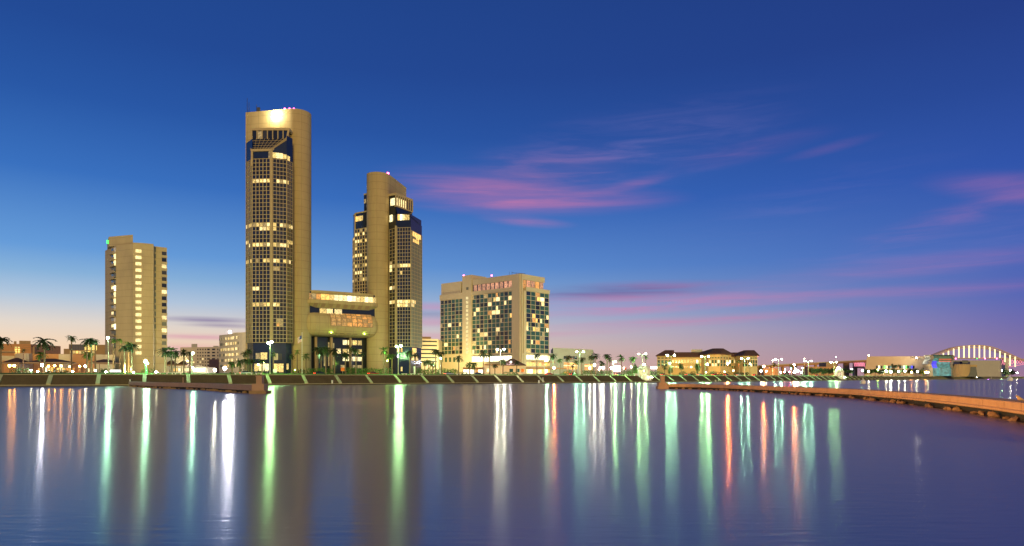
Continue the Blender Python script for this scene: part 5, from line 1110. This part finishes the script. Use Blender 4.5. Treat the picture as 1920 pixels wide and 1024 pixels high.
# ------------------------------------------------------------------ street lamps
def far(m, y): return m + '_far' if y > 330 and m + '_far' in MATS else m
def street_lamp(label, px, heads, m, d=7.0, r=.45, pole=None, YY=None):
    """heads: [(px, py)] of the lit lamp heads"""
    if YY: x, y = P(px, YY)
    else: x, y, _ = shore(px, d)
    t = thing('street_lamp', label, 'street lamp', (x, y, G), 'street lamps on the waterfront'); ztop = max(Z(h[1], y) for h in heads) + .1
    MB().tube((x, y, G), (x, y, ztop - .2 if len(heads) > 1 else ztop + .4), .17, .1, 8).tube((x, y, G), (x, y, G + .8), .3, .26, 8).build('pole', pole or 'pole_metal', t)
    for hx, hy in heads:
        X_, z = X(hx, y), Z(hy, y); 
        am = MB().tube((x, y, ztop - .9), (X_, y, z + .3), .07, .06, 5).build('arm', pole or 'pole_metal', t)
        MB().lathe(X_, y, [(.08, z + .5), (r * .9, z + .38), (r * 1.05, z + .2)], 10).build('lamp_hood', 'dark_metal', am)
        MB().ball((X_, y, z - .05), r * .86, 10, 6, sz=.85).build('lamp_globe', far(m, y), am)
street_lamp('single bright green lamp on tall pole left of the hotel tower', 203, [(202.3, 633.5)], 'lamp_teal', 10)
street_lamp('single teal lamp right of the left hotel tower', 360, [(361.5, 662)], 'lamp_teal', 8)
street_lamp('double green lamp before the tall tower', 506.3, [(503.3, 643), (509.5, 641)], 'lamp_green', 7.5, .5)
street_lamp('double lamp before the shorter tower glass base', 746.7, [(743.4, 649.5), (751.8, 648.5)], 'lamp_green', 7.5, .5)
street_lamp('double lamp before the cream bayfront hotel', 938.5, [(932.5, 655), (945, 655)], 'lamp_white', 7.5, .45)
street_lamp('double lamp before the grey hall', 1087, [(1081.5, 659.5), (1094, 659.5)], 'lamp_teal', 7.5, .42)
street_lamp('single lamp left of the glowing screen', 1148.5, [(1153.2, 678.3)], 'lamp_green', 7.5, .55)
street_lamp('double lamp over the nearer white gazebo', 1204.5, [(1197.7, 663.7), (1210.7, 663.5)], 'lamp_green', 12, .5)
street_lamp('double lamp before the left courthouse pavilion', 1258, [(1251.5, 666), (1264.5, 666)], 'lamp_teal', 7.5, .5)
street_lamp('double lamp before the centre courthouse pavilion', 1322, [(1315.8, 668.5), (1328.5, 668)], 'lamp_green', 7.5, .58)
street_lamp('double lamp before the right courthouse pavilion', 1396.5, [(1390, 672.3), (1403, 672)], 'lamp_teal', 7.5, .55)
street_lamp('first double lamp right of the courthouse', 1460, [(1454, 674), (1465.5, 673.5)], 'lamp_teal', 7.5, .6)
street_lamp('second double lamp right of the courthouse', 1515.5, [(1509.8, 676.7), (1521.2, 676.7)], 'lamp_teal', 7.5, .66)
street_lamp('double lamp just left of the farther gazebo', 1563.5, [(1557.7, 679), (1568.5, 678.5)], 'lamp_green', 7.5, .66)
street_lamp('small green lamp at the left edge of the cream hotel', 826.3, [(826.8, 672)], 'lamp_teal', 24, .36)
street_lamp('teal white lamp before the hotel entrance canopy', 1020.5, [(1025.5, 675.5)], 'lamp_teal', 20, .5)
street_lamp('tall thin lamp above the left corner of the convention hall', 1629, [(1629, 666.5)], 'lamp_soft', 60, .8)
street_lamp('small high lamp beside the first double lamp right of courthouse', 1448.5, [(1449, 675.8)], 'lamp_soft', 60, .5)
street_lamp('small high lamp beside the second double lamp right of courthouse', 1508, [(1508, 672.5)], 'lamp_soft', 60, .5)
street_lamp('tall lamp above the farther gazebo lamp', 1567, [(1567.5, 669.5)], 'lamp_cream', 60, .5)
street_lamp('green lamp under the viaduct left of the dark tree row', 1505, [(1505, 690)], 'lamp_green', 40, .55)
street_lamp('low lamp among trees right of farther gazebo lamp', 1570.5, [(1570.5, 689.5)], 'lamp_cream', 30, .45)
street_lamp('green lamp at the far right under the arch bridge', 1894, [(1894.3, 694)], 'lamp_white', 20, 1.4)
# low garden lamps and lanterns
def garden_lamp(label, px, py, m, d=34, r=.3, YY=None, name='garden_lamp'):
    if YY: x, y = P(px, YY)
    else: x, y, _ = shore(px, d)
    z = max(Z(py, y), G + .35); t = thing(name, label, 'lamp', (x, y, G), 'low lamps on the waterfront')
    MB().tube((x, y, G), (x, y, z - r * .6), .08, .07, 6).tube((x, y, z + r * .7), (x, y, z + r * .95), r * .7, .05, 8).build('post', 'dark_metal', t); MB().ball((x, y, z), r, 8, 5).build('lamp_globe', far(m, y), t)
GL = [(18, 686, 'lamp_orange', 44, .42, 'left of two orange lanterns under the far left canopy'), (26.5, 685.7, 'lamp_orange', 44, .42, 'right of two orange lanterns under the far left canopy'), (58, 694.5, 'lamp_cream', 18, .22, 'small white ground lamp below the cream rotunda'), (70.5, 696.8, 'lamp_cream', 14, .22, 'small white ground lamp before the floodlit white palm'), (79, 684.5, 'lamp_bluewhite', 40, .5, 'bright white lamp on the floodlit palm trunk'),
 (91, 686.7, 'lamp_orange', 44, .36, 'first orange lantern under the widest canopy from the left'), (102.5, 686, 'lamp_orange', 44, .36, 'second orange lantern under the widest canopy from the left'), (114.8, 686.4, 'lamp_orange', 44, .36, 'third orange lantern under the widest canopy from the left'), (130.5, 687.5, 'lamp_orange', 44, .3, 'orange lantern right of the widest canopy'), (149.5, 686.8, 'lamp_orange', 44, .32, 'orange lantern left of the pale floodlit palm trunk'), (160, 687, 'lamp_cream', 40, .4, 'cream lamp on the pale floodlit palm trunk'),
 (136, 697, 'lamp_cream', 14, .22, 'small white ground lamp before the terrace end'), (179, 695, 'lamp_cream', 18, .24, 'small white ground lamp before the small canopy'), (198.5, 697.5, 'lamp_cream', 14, .24, 'ground lamp just left of the bright hotel sign wall'), (250.5, 698, 'lamp_cream', 14, .24, 'ground lamp below the lit stair windows'), (293, 697.7, 'lamp_cream', 14, .3, 'ground lamp right of the lit green post'),
 (351.5, 677, 'lamp_orange', 50, .32, 'orange lamp over the low olive wing'), (361, 690, 'lamp_cream', 44, .4, 'white lamp below the teal street lamp'), (403, 694, 'lamp_white', 105, .6, 'left white lamp before the curved building'), (421.5, 690.8, 'lamp_bluewhite', 105, .8, 'brightest white lamp before the curved building'), (484.3, 684, 'lamp_lime', 30, .35, 'green garden lamp before the lit tower lobby'), (495, 680, 'lamp_lime', 32, .18, 'small green light among the lobby palms'), (553, 694, 'lamp_lime', 30, .2, 'green spot in the hedge below the flagpole'),
 (727, 676.5, 'lamp_lime', 26, .34, 'green lamp by the low palm at the rounded tower end'), (746, 668, 'lamp_bluewhite', 30, .22, 'small bluish lamp on the shorter tower glass base'), (813.5, 685.5, 'lamp_bluewhite', 34, .22, 'small bluish lamp before the striped garage'),
 (1106.5, 690.5, 'lamp_white', 44, .55, 'left low white lamp right of the grey hall'), (1115, 684.5, 'lamp_white', 44, .62, 'higher white lamp right of the grey hall'), (1126, 689, 'lamp_white', 50, .5, 'white lamp below the ragged low palm'), (1131, 690, 'lamp_white', 50, .55, 'white lamp left of the two screen palms'), (1123, 693.5, 'lamp_soft', 44, .45, 'yellow lamp above the hedge right of the hall'), (1146, 690, 'lamp_cream', 44, .5, 'cream lamp beside the glowing screen'), (1170, 690.5, 'lamp_green', 36, .3, 'green lamp right of the glowing screen'), (1183.5, 688, 'lamp_cream', 44, .42, 'cream lamp over the bright hedge'), (1197.5, 691, 'lamp_lime', 30, .4, 'green lamp left of the nearer gazebo roof'), (1216.5, 692.5, 'lamp_lime', 30, .5, 'green lamp right of the nearer gazebo'),
 (1326, 683, 'lamp_green', 30, .6, 'high green lamp before the centre courthouse pavilion'), (1256, 681, 'lamp_green', 30, .35, 'small green lamp before the left courthouse pavilion'), (1038.5, 690, 'lamp_sodium', 30, .42, 'red orange lamp before the hotel podium end'), (1432, 687, 'lamp_sodium', 40, .6, 'orange lamp right of the courthouse behind the white lamps'), (1489, 684, 'lamp_sodium', 50, .7, 'high orange lamp over the white cluster'), (1364.5, 682, 'lamp_sodium', 30, .6, 'orange lamp right of the centre courthouse pavilion'), (1406, 682, 'lamp_soft', 36, .45, 'soft lamp on the right courthouse pavilion'), (1324, 698, 'lamp_soft', 36, .35, 'low lamp at the foot of the centre courthouse pavilion'), (1358.5, 697, 'lamp_soft', 36, .4, 'low lamp before the centre courthouse hedge'), (1375, 695, 'lamp_soft', 36, .4, 'low lamp before the courthouse link wing'),
 (1427, 695.5, 'lamp_white', 44, .8, 'bright white lamp right of the courthouse, left one'), (1437, 696, 'lamp_cream', 50, .6, 'bright white lamp right of the courthouse, right one'), (1464, 698, 'lamp_cream', 40, .5, 'cream lamp under the first double lamp right of courthouse'), (1472, 693, 'lamp_soft', 50, .5, 'soft lamp over the dark bush at the viaduct'), (1483.5, 691.5, 'lamp_cyan', 50, .4, 'cyan lamp left of the white cluster'), (1491, 691.5, 'lamp_teal', 44, .6, 'teal lamp on top of the white cluster'), (1490, 697.5, 'lamp_white', 40, 1.0, 'largest white lamp under the viaduct'), (1496, 696, 'lamp_white', 44, .8, 'second white lamp under the viaduct'), (1502, 698.5, 'lamp_cream', 44, .6, 'third white lamp under the viaduct'), (1471, 697.5, 'lamp_red', 30, .5, 'left red lamp near the viaduct start'), (1480, 697.5, 'lamp_red', 30, .5, 'right red lamp near the viaduct start')]
for px, py, m, d, r, lb in GL: garden_lamp(lb, px, py, m, d, r)
for i, (px, py, m, r) in enumerate(((1617, 695, 'lamp_green', .6), (1629, 697, 'lamp_cream', .7), (1646, 694, 'lamp_lime', .5), (1662, 696, 'lamp_cream', .9), (1670, 697, 'lamp_white', 1.2), (1685, 697, 'lamp_cream', .8), (1697, 696, 'lamp_white', .9), (1709, 698, 'lamp_orange', .9), (1720, 697, 'lamp_cream', .8), (1736, 698, 'lamp_orange', 1.0), (1740, 698, 'lamp_cream', .7), (1783, 698.5, 'lamp_cream', .9), (1800, 699, 'lamp_cream', .9), (1812, 699, 'lamp_lime', .8), (1845, 691, 'lamp_soft', .9), (1866, 692, 'lamp_soft', 1.1), (1878, 694.5, 'lamp_green', .8), (1854, 699, 'lamp_violet', 1.3), (1907, 699.5, 'lamp_cream', 1.0))):
    garden_lamp(f'{ORD[i]} shore lamp from the left along the far tree rows', px, py, m, 13, r)

# ------------------------------------------------------------------ white domed gazebos on the seawall
def gazebo(label, px, s=1.0):
    x, y, dd = shore(px, 3.6); t = thing('gazebo', label, 'gazebo', (x, y, G), 'domed gazebos on the seawall'); n = Vector((-dd.y, dd.x)); z = G
    MB().prism([tuple(Vector((x, y)) + Vector((math.cos(a_), math.sin(a_))) * 4.0 * s) for a_ in [6.283 * i / 8 + .39 for i in range(8)]], 1.0, z + .15).build('platform', 'white_paint', t)
    R_ = 2.6 * s; hc = 3.4 * s
    for i in range(8):
        a_ = 6.283 * i / 8 + .39; cx, cy = x + R_ * math.cos(a_), y + R_ * math.sin(a_)
        MB().box(cx - .42 * s, cx + .42 * s, cy - .42 * s, cy + .42 * s, z + .15, z + hc).build('column', 'white_paint', t)
        b_ = a_ + 6.283 / 8; mb = MB(); mb.bar((cx, cy, z + hc - .2), (x + R_ * math.cos(b_), y + R_ * math.sin(b_), z + hc - .2), .5, .6); mb.build('arch_beam', 'white_paint', t)
    oct_ = [(x + (R_ + .9) * math.cos(6.283 * i / 8 + .39), y + (R_ + .9) * math.sin(6.283 * i / 8 + .39)) for i in range(8)]
    MB().prism(oct_, z + hc, z + hc + .4).build('cornice', 'white_paint', t)
    dome = MB().lathe(x, y, [((R_ + .5) * math.cos(k * math.pi / 12), z + hc + .4 + 1.7 * s * math.sin(k * math.pi / 12)) for k in range(6)] + [(.6, z + hc + 2.1 * s)], 16).build('dome', 'white_paint', t)
    MB().lathe(x, y, [(.8, z + hc + 2.0 * s), (.8, z + hc + 2.9 * s), (.5, z + hc + 3.3 * s), (.02, z + hc + 3.6 * s)], 10).build('lantern', 'white_paint', dome)
    MB().ball((x, y - .95, z + hc + 2.45 * s), .34, 8, 5).build('lantern_lamp', 'lamp_cream', dome); MB().ball((x, y, z + hc - 1.0), .3, 8, 5).build('inner_lamp', 'lamp_soft', t)
    q = Vector((x, y)) - n * 4.6
    for k in (-1.6, 1.6): p = q + dd * k; MB().tube((p.x, p.y, 1.6), (p.x, p.y, 2.6), .12).build('lamp_post', 'white_paint', t); MB().ball((p.x, p.y, 2.75), .15, 8, 5).build('step_lamp', 'lamp_cream', t)
    for k in (-1, 1):
        p = Vector((x, y)) + dd * k * 5.4 + n * 1.2; MB().obox((p.x, p.y), dd, 2.6, .6, G, G + 1.1).build('side_wall', 'white_paint', t)
gazebo('nearer white domed gazebo with brightly lit steps left of the courthouse', 1207, 1.05)
gazebo('white domed gazebo on the seawall right of the viaduct lamps', 1573.5, 1.15)
gazebo('farthest white gazebo before the yellow rotunda', 1825, 1.2)
# glowing screens
def board(label, px0, px1, y0, y1, d):
    x, y, _ = shore((px0 + px1) / 2, d); t = thing('lit_screen', label, 'screen', (x, y, G)); w = (px1 - px0) * y / F / 2
    MB().box(x - w, x + w, y, y + .5, Z(y1, y), Z(y0, y)).build('frame', 'dark_metal', t); MB().box(x - w + .1, x + w - .1, y - .06, y - .01, Z(y1, y) + .1, Z(y0, y) - .1).build('face', 'screen_white', t)
    for s_ in (-.6, .6): MB().box(x + w * s_ - .15, x + w * s_ + .15, y + .1, y + .4, G, Z(y1, y)).build('post', 'dark_metal', t)
board('large glowing white screen between the palms right of the grey hall', 1149.5, 1164, 686, 696.5, 36)
board('glowing white board at the left end of the courthouse', 1220, 1232, 687, 692, 44)
board('small white lit sign under the viaduct end', 1594, 1599, 691, 696, 60)
board('low bright sign wall below the left hotel tower balcony', 206, 227, 693.5, 697.8, 24)
# traffic and warning signs
def sign(label, px, py, m, d, r=.55):
    x, y, _ = shore(px, d); t = thing('road_sign', label, 'sign', (x, y, G)); z = Z(py, y)
    MB().tube((x, y + .1, G), (x, y + .1, z), .06).build('post', 'pole_metal', t); MB().prism([(x + a_, y) for a_ in (-r, r)] + [(x + r, y + .05), (x - r, y + .05)], z - r, z + r).build('face', m, t)
sign('orange sign before the dark lobby opening', 642.5, 692.5, 'orange_sign', 17, .7); sign('orange sign before the green pavilion', 980, 694.8, 'orange_sign', 17, .7); sign('red sign on white post right of the glowing screen', 1172.5, 691.5, 'flag_red', 12, .6); sign('white notice board before the tall tower lobby', 515.5, 695.5, 'white_paint', 16, .65)
# pale posts
def post(label, px, ya, yb, d, m='white_paint', r=.2, Y0=None, name='post'):
    if Y0: x, y = P(px, Y0)
    else: x, y, _ = shore(px, d)
    za, zb_ = Z(ya, y), Z(yb, y); t = MB().tube((x, y, zb_), (x, y, za), r, r * .9, 8).lathe(x, y, [(r * 1.2, za - .02), (r * 1.2, za + .12), (.02, za + .2)], 8).build(name, m, loc=(x, y, zb_)); tag(t, label, 'post', 'pale posts along the water')
post('white square post right of the double lamp at the shorter tower', 777.5, 688, 702, 12, r=.4); post('thin pale post before the long clipped hedge', 825.5, 695, 702.5, 8, r=.1)
post('thin white post on the steps left of the hall lamp', 1018, 708.5, 717.5, .1, r=.18); post('stubby white post at the toe left of the thin white one', 1010.5, 714, 718.5, -.4, r=.35); post('thin white post at the seawall toe before the courthouse', 1347.5, 709.5, 716, .1, r=.25); post('stubby white post left of the thin courthouse post', 1341.5, 713, 716, .1, r=.4)
post('stubby pale post at the toe below the lobby opening', 623, 714, 719.8, .2, r=.3); post('thin pale post on the left jetty', 343.3, 709, 718.5, 0, r=.14, Y0=165, m='jetty_concrete'); post('small pale post where the left jetty meets the seawall', 243.7, 712.5, 720.5, .1, r=.18)
post('thin white post at the far seawall under the arch bridge', 1858.5, 707, 711, 0, r=.35)
# lit pole (teal green light column) left of the hotel shrubs
lp = thing('light_column', 'glowing green white light column at the left hotel foot', 'light column', shore(275, 8)[:2] + (G,)); x, y, _ = shore(275, 8)
MB().tube((x, y, G), (x - .35, y, Z(681, y)), .32, .26, 8).build('shaft', 'sign_green', lp); MB().ball((x - .4, y, Z(677.5, y)), .35, 8, 5, sz=1.5).build('lamp_globe', 'lamp_teal', lp); MB().ball((x + .35, y, Z(681.5, y)), .2, 8, 5).build('side_lamp', 'lamp_teal', lp)
# benches on the promenade edge
def bench(px, label):
    x, y, dd = shore(px, 6.0); t = thing('bench', label, 'bench', (x, y, G), 'pale concrete benches on the seawall top')
    MB().obox((x, y), dd, 2.4, .6, G + .42, G + .58).build('seat', 'white_paint', t)
    for k in (-.8, .8): MB().obox((x + dd.x * k, y + dd.y * k), dd, .35, .5, G - .05, G + .42).build('leg', 'white_paint', t)
for px, lb in ((295, 'pale bench right of the glowing light column'), (318, 'pale bench before the low olive wing, left one'), (334, 'pale bench before the low olive wing, right one'), (446, 'leftmost pale bench before the big dome bush'), (467, 'pale bench directly below the big dome bush'), (485, 'pale bench left of the double green lamp'), (758, 'left of three pale benches right of the shorter tower lamp'), (774, 'middle of three pale benches right of the shorter tower lamp'), (788, 'right of three pale benches right of the shorter tower lamp'), (860, 'pale bench below the end of the clipped hedge'),
               (1097, 'left of three pale benches below the hall hedge'), (1106, 'middle of three pale benches below the hall hedge'), (1114, 'right of three pale benches below the hall hedge'), (1138, 'pale bench below the two screen palms'), (1174, 'pale bench below the red sign')): bench(px, lb)
# flag
fx, fy, _ = shore(566.3, 24); fp = thing('flagpole', 'white flagpole flying a striped flag between tall tower and hedge', 'flagpole', (fx, fy, G)); zt = Z(625, fy)
MB().tube((fx, fy, G), (fx, fy, zt), .14, .08, 8).build('pole', 'white_paint', fp); MB().ball((fx, fy, zt + .15), .18).build('finial', 'white_paint', fp)
mb = MB(); zf0, zf1 = Z(641, fy), Z(629, fy); W_ = 1.7
for i in range(13):
    for k in range(6):
        u0, u1 = k / 6, (k + 1) / 6; f_ = lambda u: (fx - .1 - u * W_, fy - .35 * math.sin(u * 5), -.75 * u); a_, b_ = f_(u0), f_(u1); z0, z1 = zf0 + (zf1 - zf0) * i / 13, zf0 + (zf1 - zf0) * (i + 1) / 13
        mb.quad((a_[0], a_[1], z0 + a_[2]), (b_[0], b_[1], z0 + b_[2]), (b_[0], b_[1], z1 + b_[2]), (a_[0], a_[1], z1 + a_[2]), 2 if (i >= 6 and u0 < .45) else (0 if i % 2 == 0 else 1))
mb.build('flag', ['flag_red', 'white_paint', 'flag_blue'], fp)
# ------------------------------------------------------------------ cars on the shore road, at rest
def car(px, label, m, d=20, flip=False):
    x, y, dd = shore(px, d); z = G - .075; t = thing('car', label, 'car', (x, y, z), 'cars on the shore road'); dd = -dd if flip else dd; s = Vector((-dd.y, dd.x))
    def pt(a_, b_, c_): q = Vector((x, y)) + dd * a_ + s * b_; return (q.x, q.y, z + c_)
    def hull(prof, w0, w1):
        mb = MB(); n = len(prof); vs = [pt(a_, -(w0 + (w1 - w0) * (c_ - prof[0][1])), c_) for a_, c_ in prof] + [pt(a_, (w0 + (w1 - w0) * (c_ - prof[0][1])), c_) for a_, c_ in prof]
        mb.add(vs, [(i, (i + 1) % n, n + (i + 1) % n, n + i) for i in range(n)] + [tuple(range(n))[::-1], tuple(range(n, 2 * n))]); return mb
    bd = hull([(-2.2, .35), (2.2, .35), (2.25, .6), (2.1, .8), (1.1, .92), (-1.9, .95), (-2.25, .85)], .88, .86).build('body', m, t)
    hull([(-1.75, .93), (1.0, .92), (.35, 1.38), (-1.15, 1.42)], .8, .62).build('cabin', 'glass_dark', t); hull([(-1.1, 1.41), (.3, 1.38), (.2, 1.45), (-1.0, 1.48)], .62, .58).build('roof', m, t)
    for a_ in (-1.35, 1.35):
        for b_ in (-.82, .82):
            w = MB(); w.tube(pt(a_, b_ - .1, .32), pt(a_, b_ + .1, .32), .32, .32, 12).build('wheel', 'rubber', t)
    for b_ in (-.62, .62):
        MB().obox(pt(-2.26, b_, 0)[:2], dd, .06, .36, z + .66, z + .84).build('taillight', 'tail_red', bd); MB().obox(pt(2.24, b_, 0)[:2], dd, .06, .34, z + .6, z + .74).build('headlight', 'lamp_cream' if False else 'strip_light', bd)
for px, lb, m, d, fl in ((462, 'silver car before the big dome bush', 'car_silver', 21, False), (600, 'dark car before the left part of the lobby hedge', 'car_dark', 21, False), (700, 'red car before the rounded tower end hedge', 'car_red', 21, False), (842, 'silver car before the clipped hedge', 'car_silver', 21, False), (895, 'dark car before the bright shopfront', 'car_dark', 24, True), (1030, 'red car before the hotel entrance', 'car_red', 21, False), (1075, 'dark car before the grey hall', 'car_dark', 21, False), (1160, 'silver car below the glowing screen', 'car_silver', 21, False),
                         (1244, 'red car between nearer gazebo and courthouse', 'car_red', 18, False), (1290, 'dark car before the courthouse dome bushes', 'car_dark', 18, False), (1312, 'silver car before the courthouse middle wing', 'car_silver', 18, False), (1340, 'red car before the centre courthouse pavilion', 'car_red', 18, False), (1362, 'dark car right of the centre courthouse pavilion', 'car_dark', 18, False), (1385, 'silver car before the courthouse link wing', 'car_silver', 18, False), (1415, 'red car at the right end of the courthouse', 'car_red', 18, False), (1532, 'dark car before the dark tree row', 'car_dark', 18, False)): car(px, lb, m, d, fl)
# ------------------------------------------------------------------ bird on the breakwater, buoys
bi = thing('bird', 'small orange lit bird perched on the breakwater at the right edge', 'bird', (33.73, 45.4, 1.19)); bx, by = 33.73, 45.4
def sweepmesh(mb, pts, n=10, m=0):
    rings = []
    for i, (p, rw, rh) in enumerate(pts):
        p = Vector(p); q0 = Vector(pts[max(0, i - 1)][0]); q1 = Vector(pts[min(len(pts) - 1, i + 1)][0]); d = (q1 - q0).normalized(); sd_ = Vector((0, 1, 0)); u = d.cross(sd_).normalized()
        rings.append([p + sd_ * (rw * math.cos(6.283 * j / n)) + u * (rh * math.sin(6.283 * j / n)) for j in range(n)])
    vs = [v for r_ in rings for v in r_]; mb.add(vs, [(i * n + j, i * n + (j + 1) % n, (i + 1) * n + (j + 1) % n, (i + 1) * n + j) for i in range(len(rings) - 1) for j in range(n)], m, True); mb.add(rings[0], [tuple(range(n))[::-1]], m); mb.add(rings[-1], [tuple(range(n))], m)
mb = MB(); sweepmesh(mb, [((bx - .215, by, 1.19 + .335), .012, .012), ((bx - .19, by, 1.19 + .345), .05, .05), ((bx - .145, by, 1.19 + .352), .065, .066), ((bx - .10, by, 1.19 + .325), .066, .07), ((bx - .06, by, 1.19 + .265), .085, .10), ((bx - .005, by, 1.19 + .2), .105, .115), ((bx + .08, by, 1.19 + .15), .10, .095), ((bx + .17, by, 1.19 + .11), .07, .06), ((bx + .27, by, 1.19 + .07), .04, .025), ((bx + .36, by, 1.19 + .035), .035, .01)]); bb = mb.build('body', 'feather', bi)
MB().tube((bx - .21, by, 1.19 + .335), (bx - .265, by, 1.19 + .322), .016, .003, 6).build('beak', 'beak', bb)
for s_ in (-1, 1):
    MB().ball((bx - .165, by + s_ * .058, 1.19 + .365), .011, 6, 4).build('eye', 'rubber', bb); MB().tube((bx + .02, by + s_ * .04, 1.19 + .11), (bx + .01, by + s_ * .04, 1.19), .009, .008, 5).tube((bx + .01, by + s_ * .04, 1.195), (bx - .05, by + s_ * .05, 1.195), .007, .005, 4).build('leg', 'beak', bi)
    mb = MB(); sweepmesh(mb, [((bx - .03, by + s_ * .085, 1.19 + .24), .012, .03), ((bx + .06, by + s_ * .105, 1.19 + .19), .016, .065), ((bx + .18, by + s_ * .08, 1.19 + .125), .012, .045), ((bx + .31, by + s_ * .04, 1.19 + .06), .006, .012)], 8); mb.build('wing', 'feather', bi)
def buoy(label, px, py, r):
    y = CZ * F / (py - HY); x = X(px, y); t = thing('mooring_buoy', label, 'buoy', (x, y, 0), 'white buoys on the bay'); MB().ball((x, y, r * .5), r, 10, 6).build('float', 'white_paint', t); MB().tube((x, y, r * 1.3), (x, y, r * 2.3), r * .12, r * .1, 6).build('staff', 'white_paint', t)
buoy('white buoy before the far tree row left of the convention hall', 1618, 719.5, 1.2); buoy('white buoy at the far right below the arch bridge', 1893.5, 714, 2.2)
# ------------------------------------------------------------------ floodlights on the ground that wash the two hotels, and the sodium lamp that lights the breakwater
def flood(label, pos, target, power, size, col, blend=.6, name='floodlight'):
    t = thing(name, label, 'floodlight', (pos[0], pos[1], pos[2] - .5), 'ground floodlights'); d = (Vector(target) - Vector(pos)).normalized(); b = Vector(pos) - d * .5
    MB().tube(b - d * .35, b + d * .1, .22, .34, 10).tube((pos[0], pos[1], pos[2] - .5), b, .05, .05, 6).build('housing', 'dark_metal', t)
    l = bpy.data.lights.new('flood_beam', 'SPOT'); l.energy = power; l.spot_size = math.radians(size); l.spot_blend = blend; l.color = col; l.shadow_soft_size = .15
    o = bpy.data.objects.new('flood_beam', l); COL.objects.link(o); o.parent = t; o.location = Vector(pos) - Vector(WL[t.name]); o.rotation_euler = d.to_track_quat('-Z', 'Y').to_euler()
wcol = (1, .80, .34)
flood('floodlight on the lawn aimed at the left hotel tower wall', shore(238, 12)[:2] + (G + 1.0,), P(248, 305) + (24,), 78000, 52, (1, .78, .30))
flood('floodlight on the lawn aimed at the cream bayfront hotel corner', P(965, 408) + (G + .9,), P(940, 448) + (22,), 130000, 115, wcol)
flood('floodlight on the lawn aimed at the cream bayfront hotel left wing', P(850, 440) + (G + .9,), P(850, 480) + (22,), 95000, 115, wcol)
flood('floodlight on the lawn aimed at the courthouse', P(1330, 520) + (G + .9,), P(1330, 560) + (12,), 22000, 150, (1, .72, .25))

# sodium lamp on a mast on the left-hand pier, out of view; it lights the breakwater
mx_, my_ = -62, 38
so_ = thing('sodium_mast', 'sodium lamp mast on the near left pier', 'lamp mast', (mx_, my_, 0)); MB().tube((mx_, my_, -1), (mx_, my_, 9), .14, .1, 8).build('pole', 'pole_metal', so_); MB().tube((mx_, my_, 9.1), (mx_ + .6, my_ + .3, 9.0), .25, .36, 10).build('housing', 'dark_metal', so_)
l = bpy.data.lights.new('sodium_beam', 'SPOT'); l.energy = 640000; l.spot_size = math.radians(58); l.spot_blend = .35; l.color = (1, .43, .075); l.shadow_soft_size = .06
o = bpy.data.objects.new('sodium_beam', l); COL.objects.link(o); o.parent = so_; o.location = (1.0, .5, 8.95); o.rotation_euler = (Vector((45, 92, 1)) - Vector((mx_, my_, 9))).to_track_quat('-Z', 'Y').to_euler()
vd_ = Vector((107, 54, 0)).normalized(); vp = Vector((-vd_.y, vd_.x, 0)); v0 = Vector((mx_ + 1.0, my_ + .5, 8.82))
MB().add([v0 - vp * 1.2 - vd_ * .5, v0 + vp * 1.2 - vd_ * .5, v0 + vp * 1.8 + vd_ * 1.0, v0 - vp * 1.8 + vd_ * 1.0] + [q - Vector((0, 0, .04)) for q in (v0 - vp * 1.2 - vd_ * .5, v0 + vp * 1.2 - vd_ * .5, v0 + vp * 1.8 + vd_ * 1.0, v0 - vp * 1.8 + vd_ * 1.0)], [(0, 1, 2, 3), (7, 6, 5, 4), (0, 4, 5, 1), (1, 5, 6, 2), (2, 6, 7, 3), (3, 7, 4, 0)]).build('beam_blocker', 'dark_metal', so_)  # added plate, out of view, keeps the beam off the near water
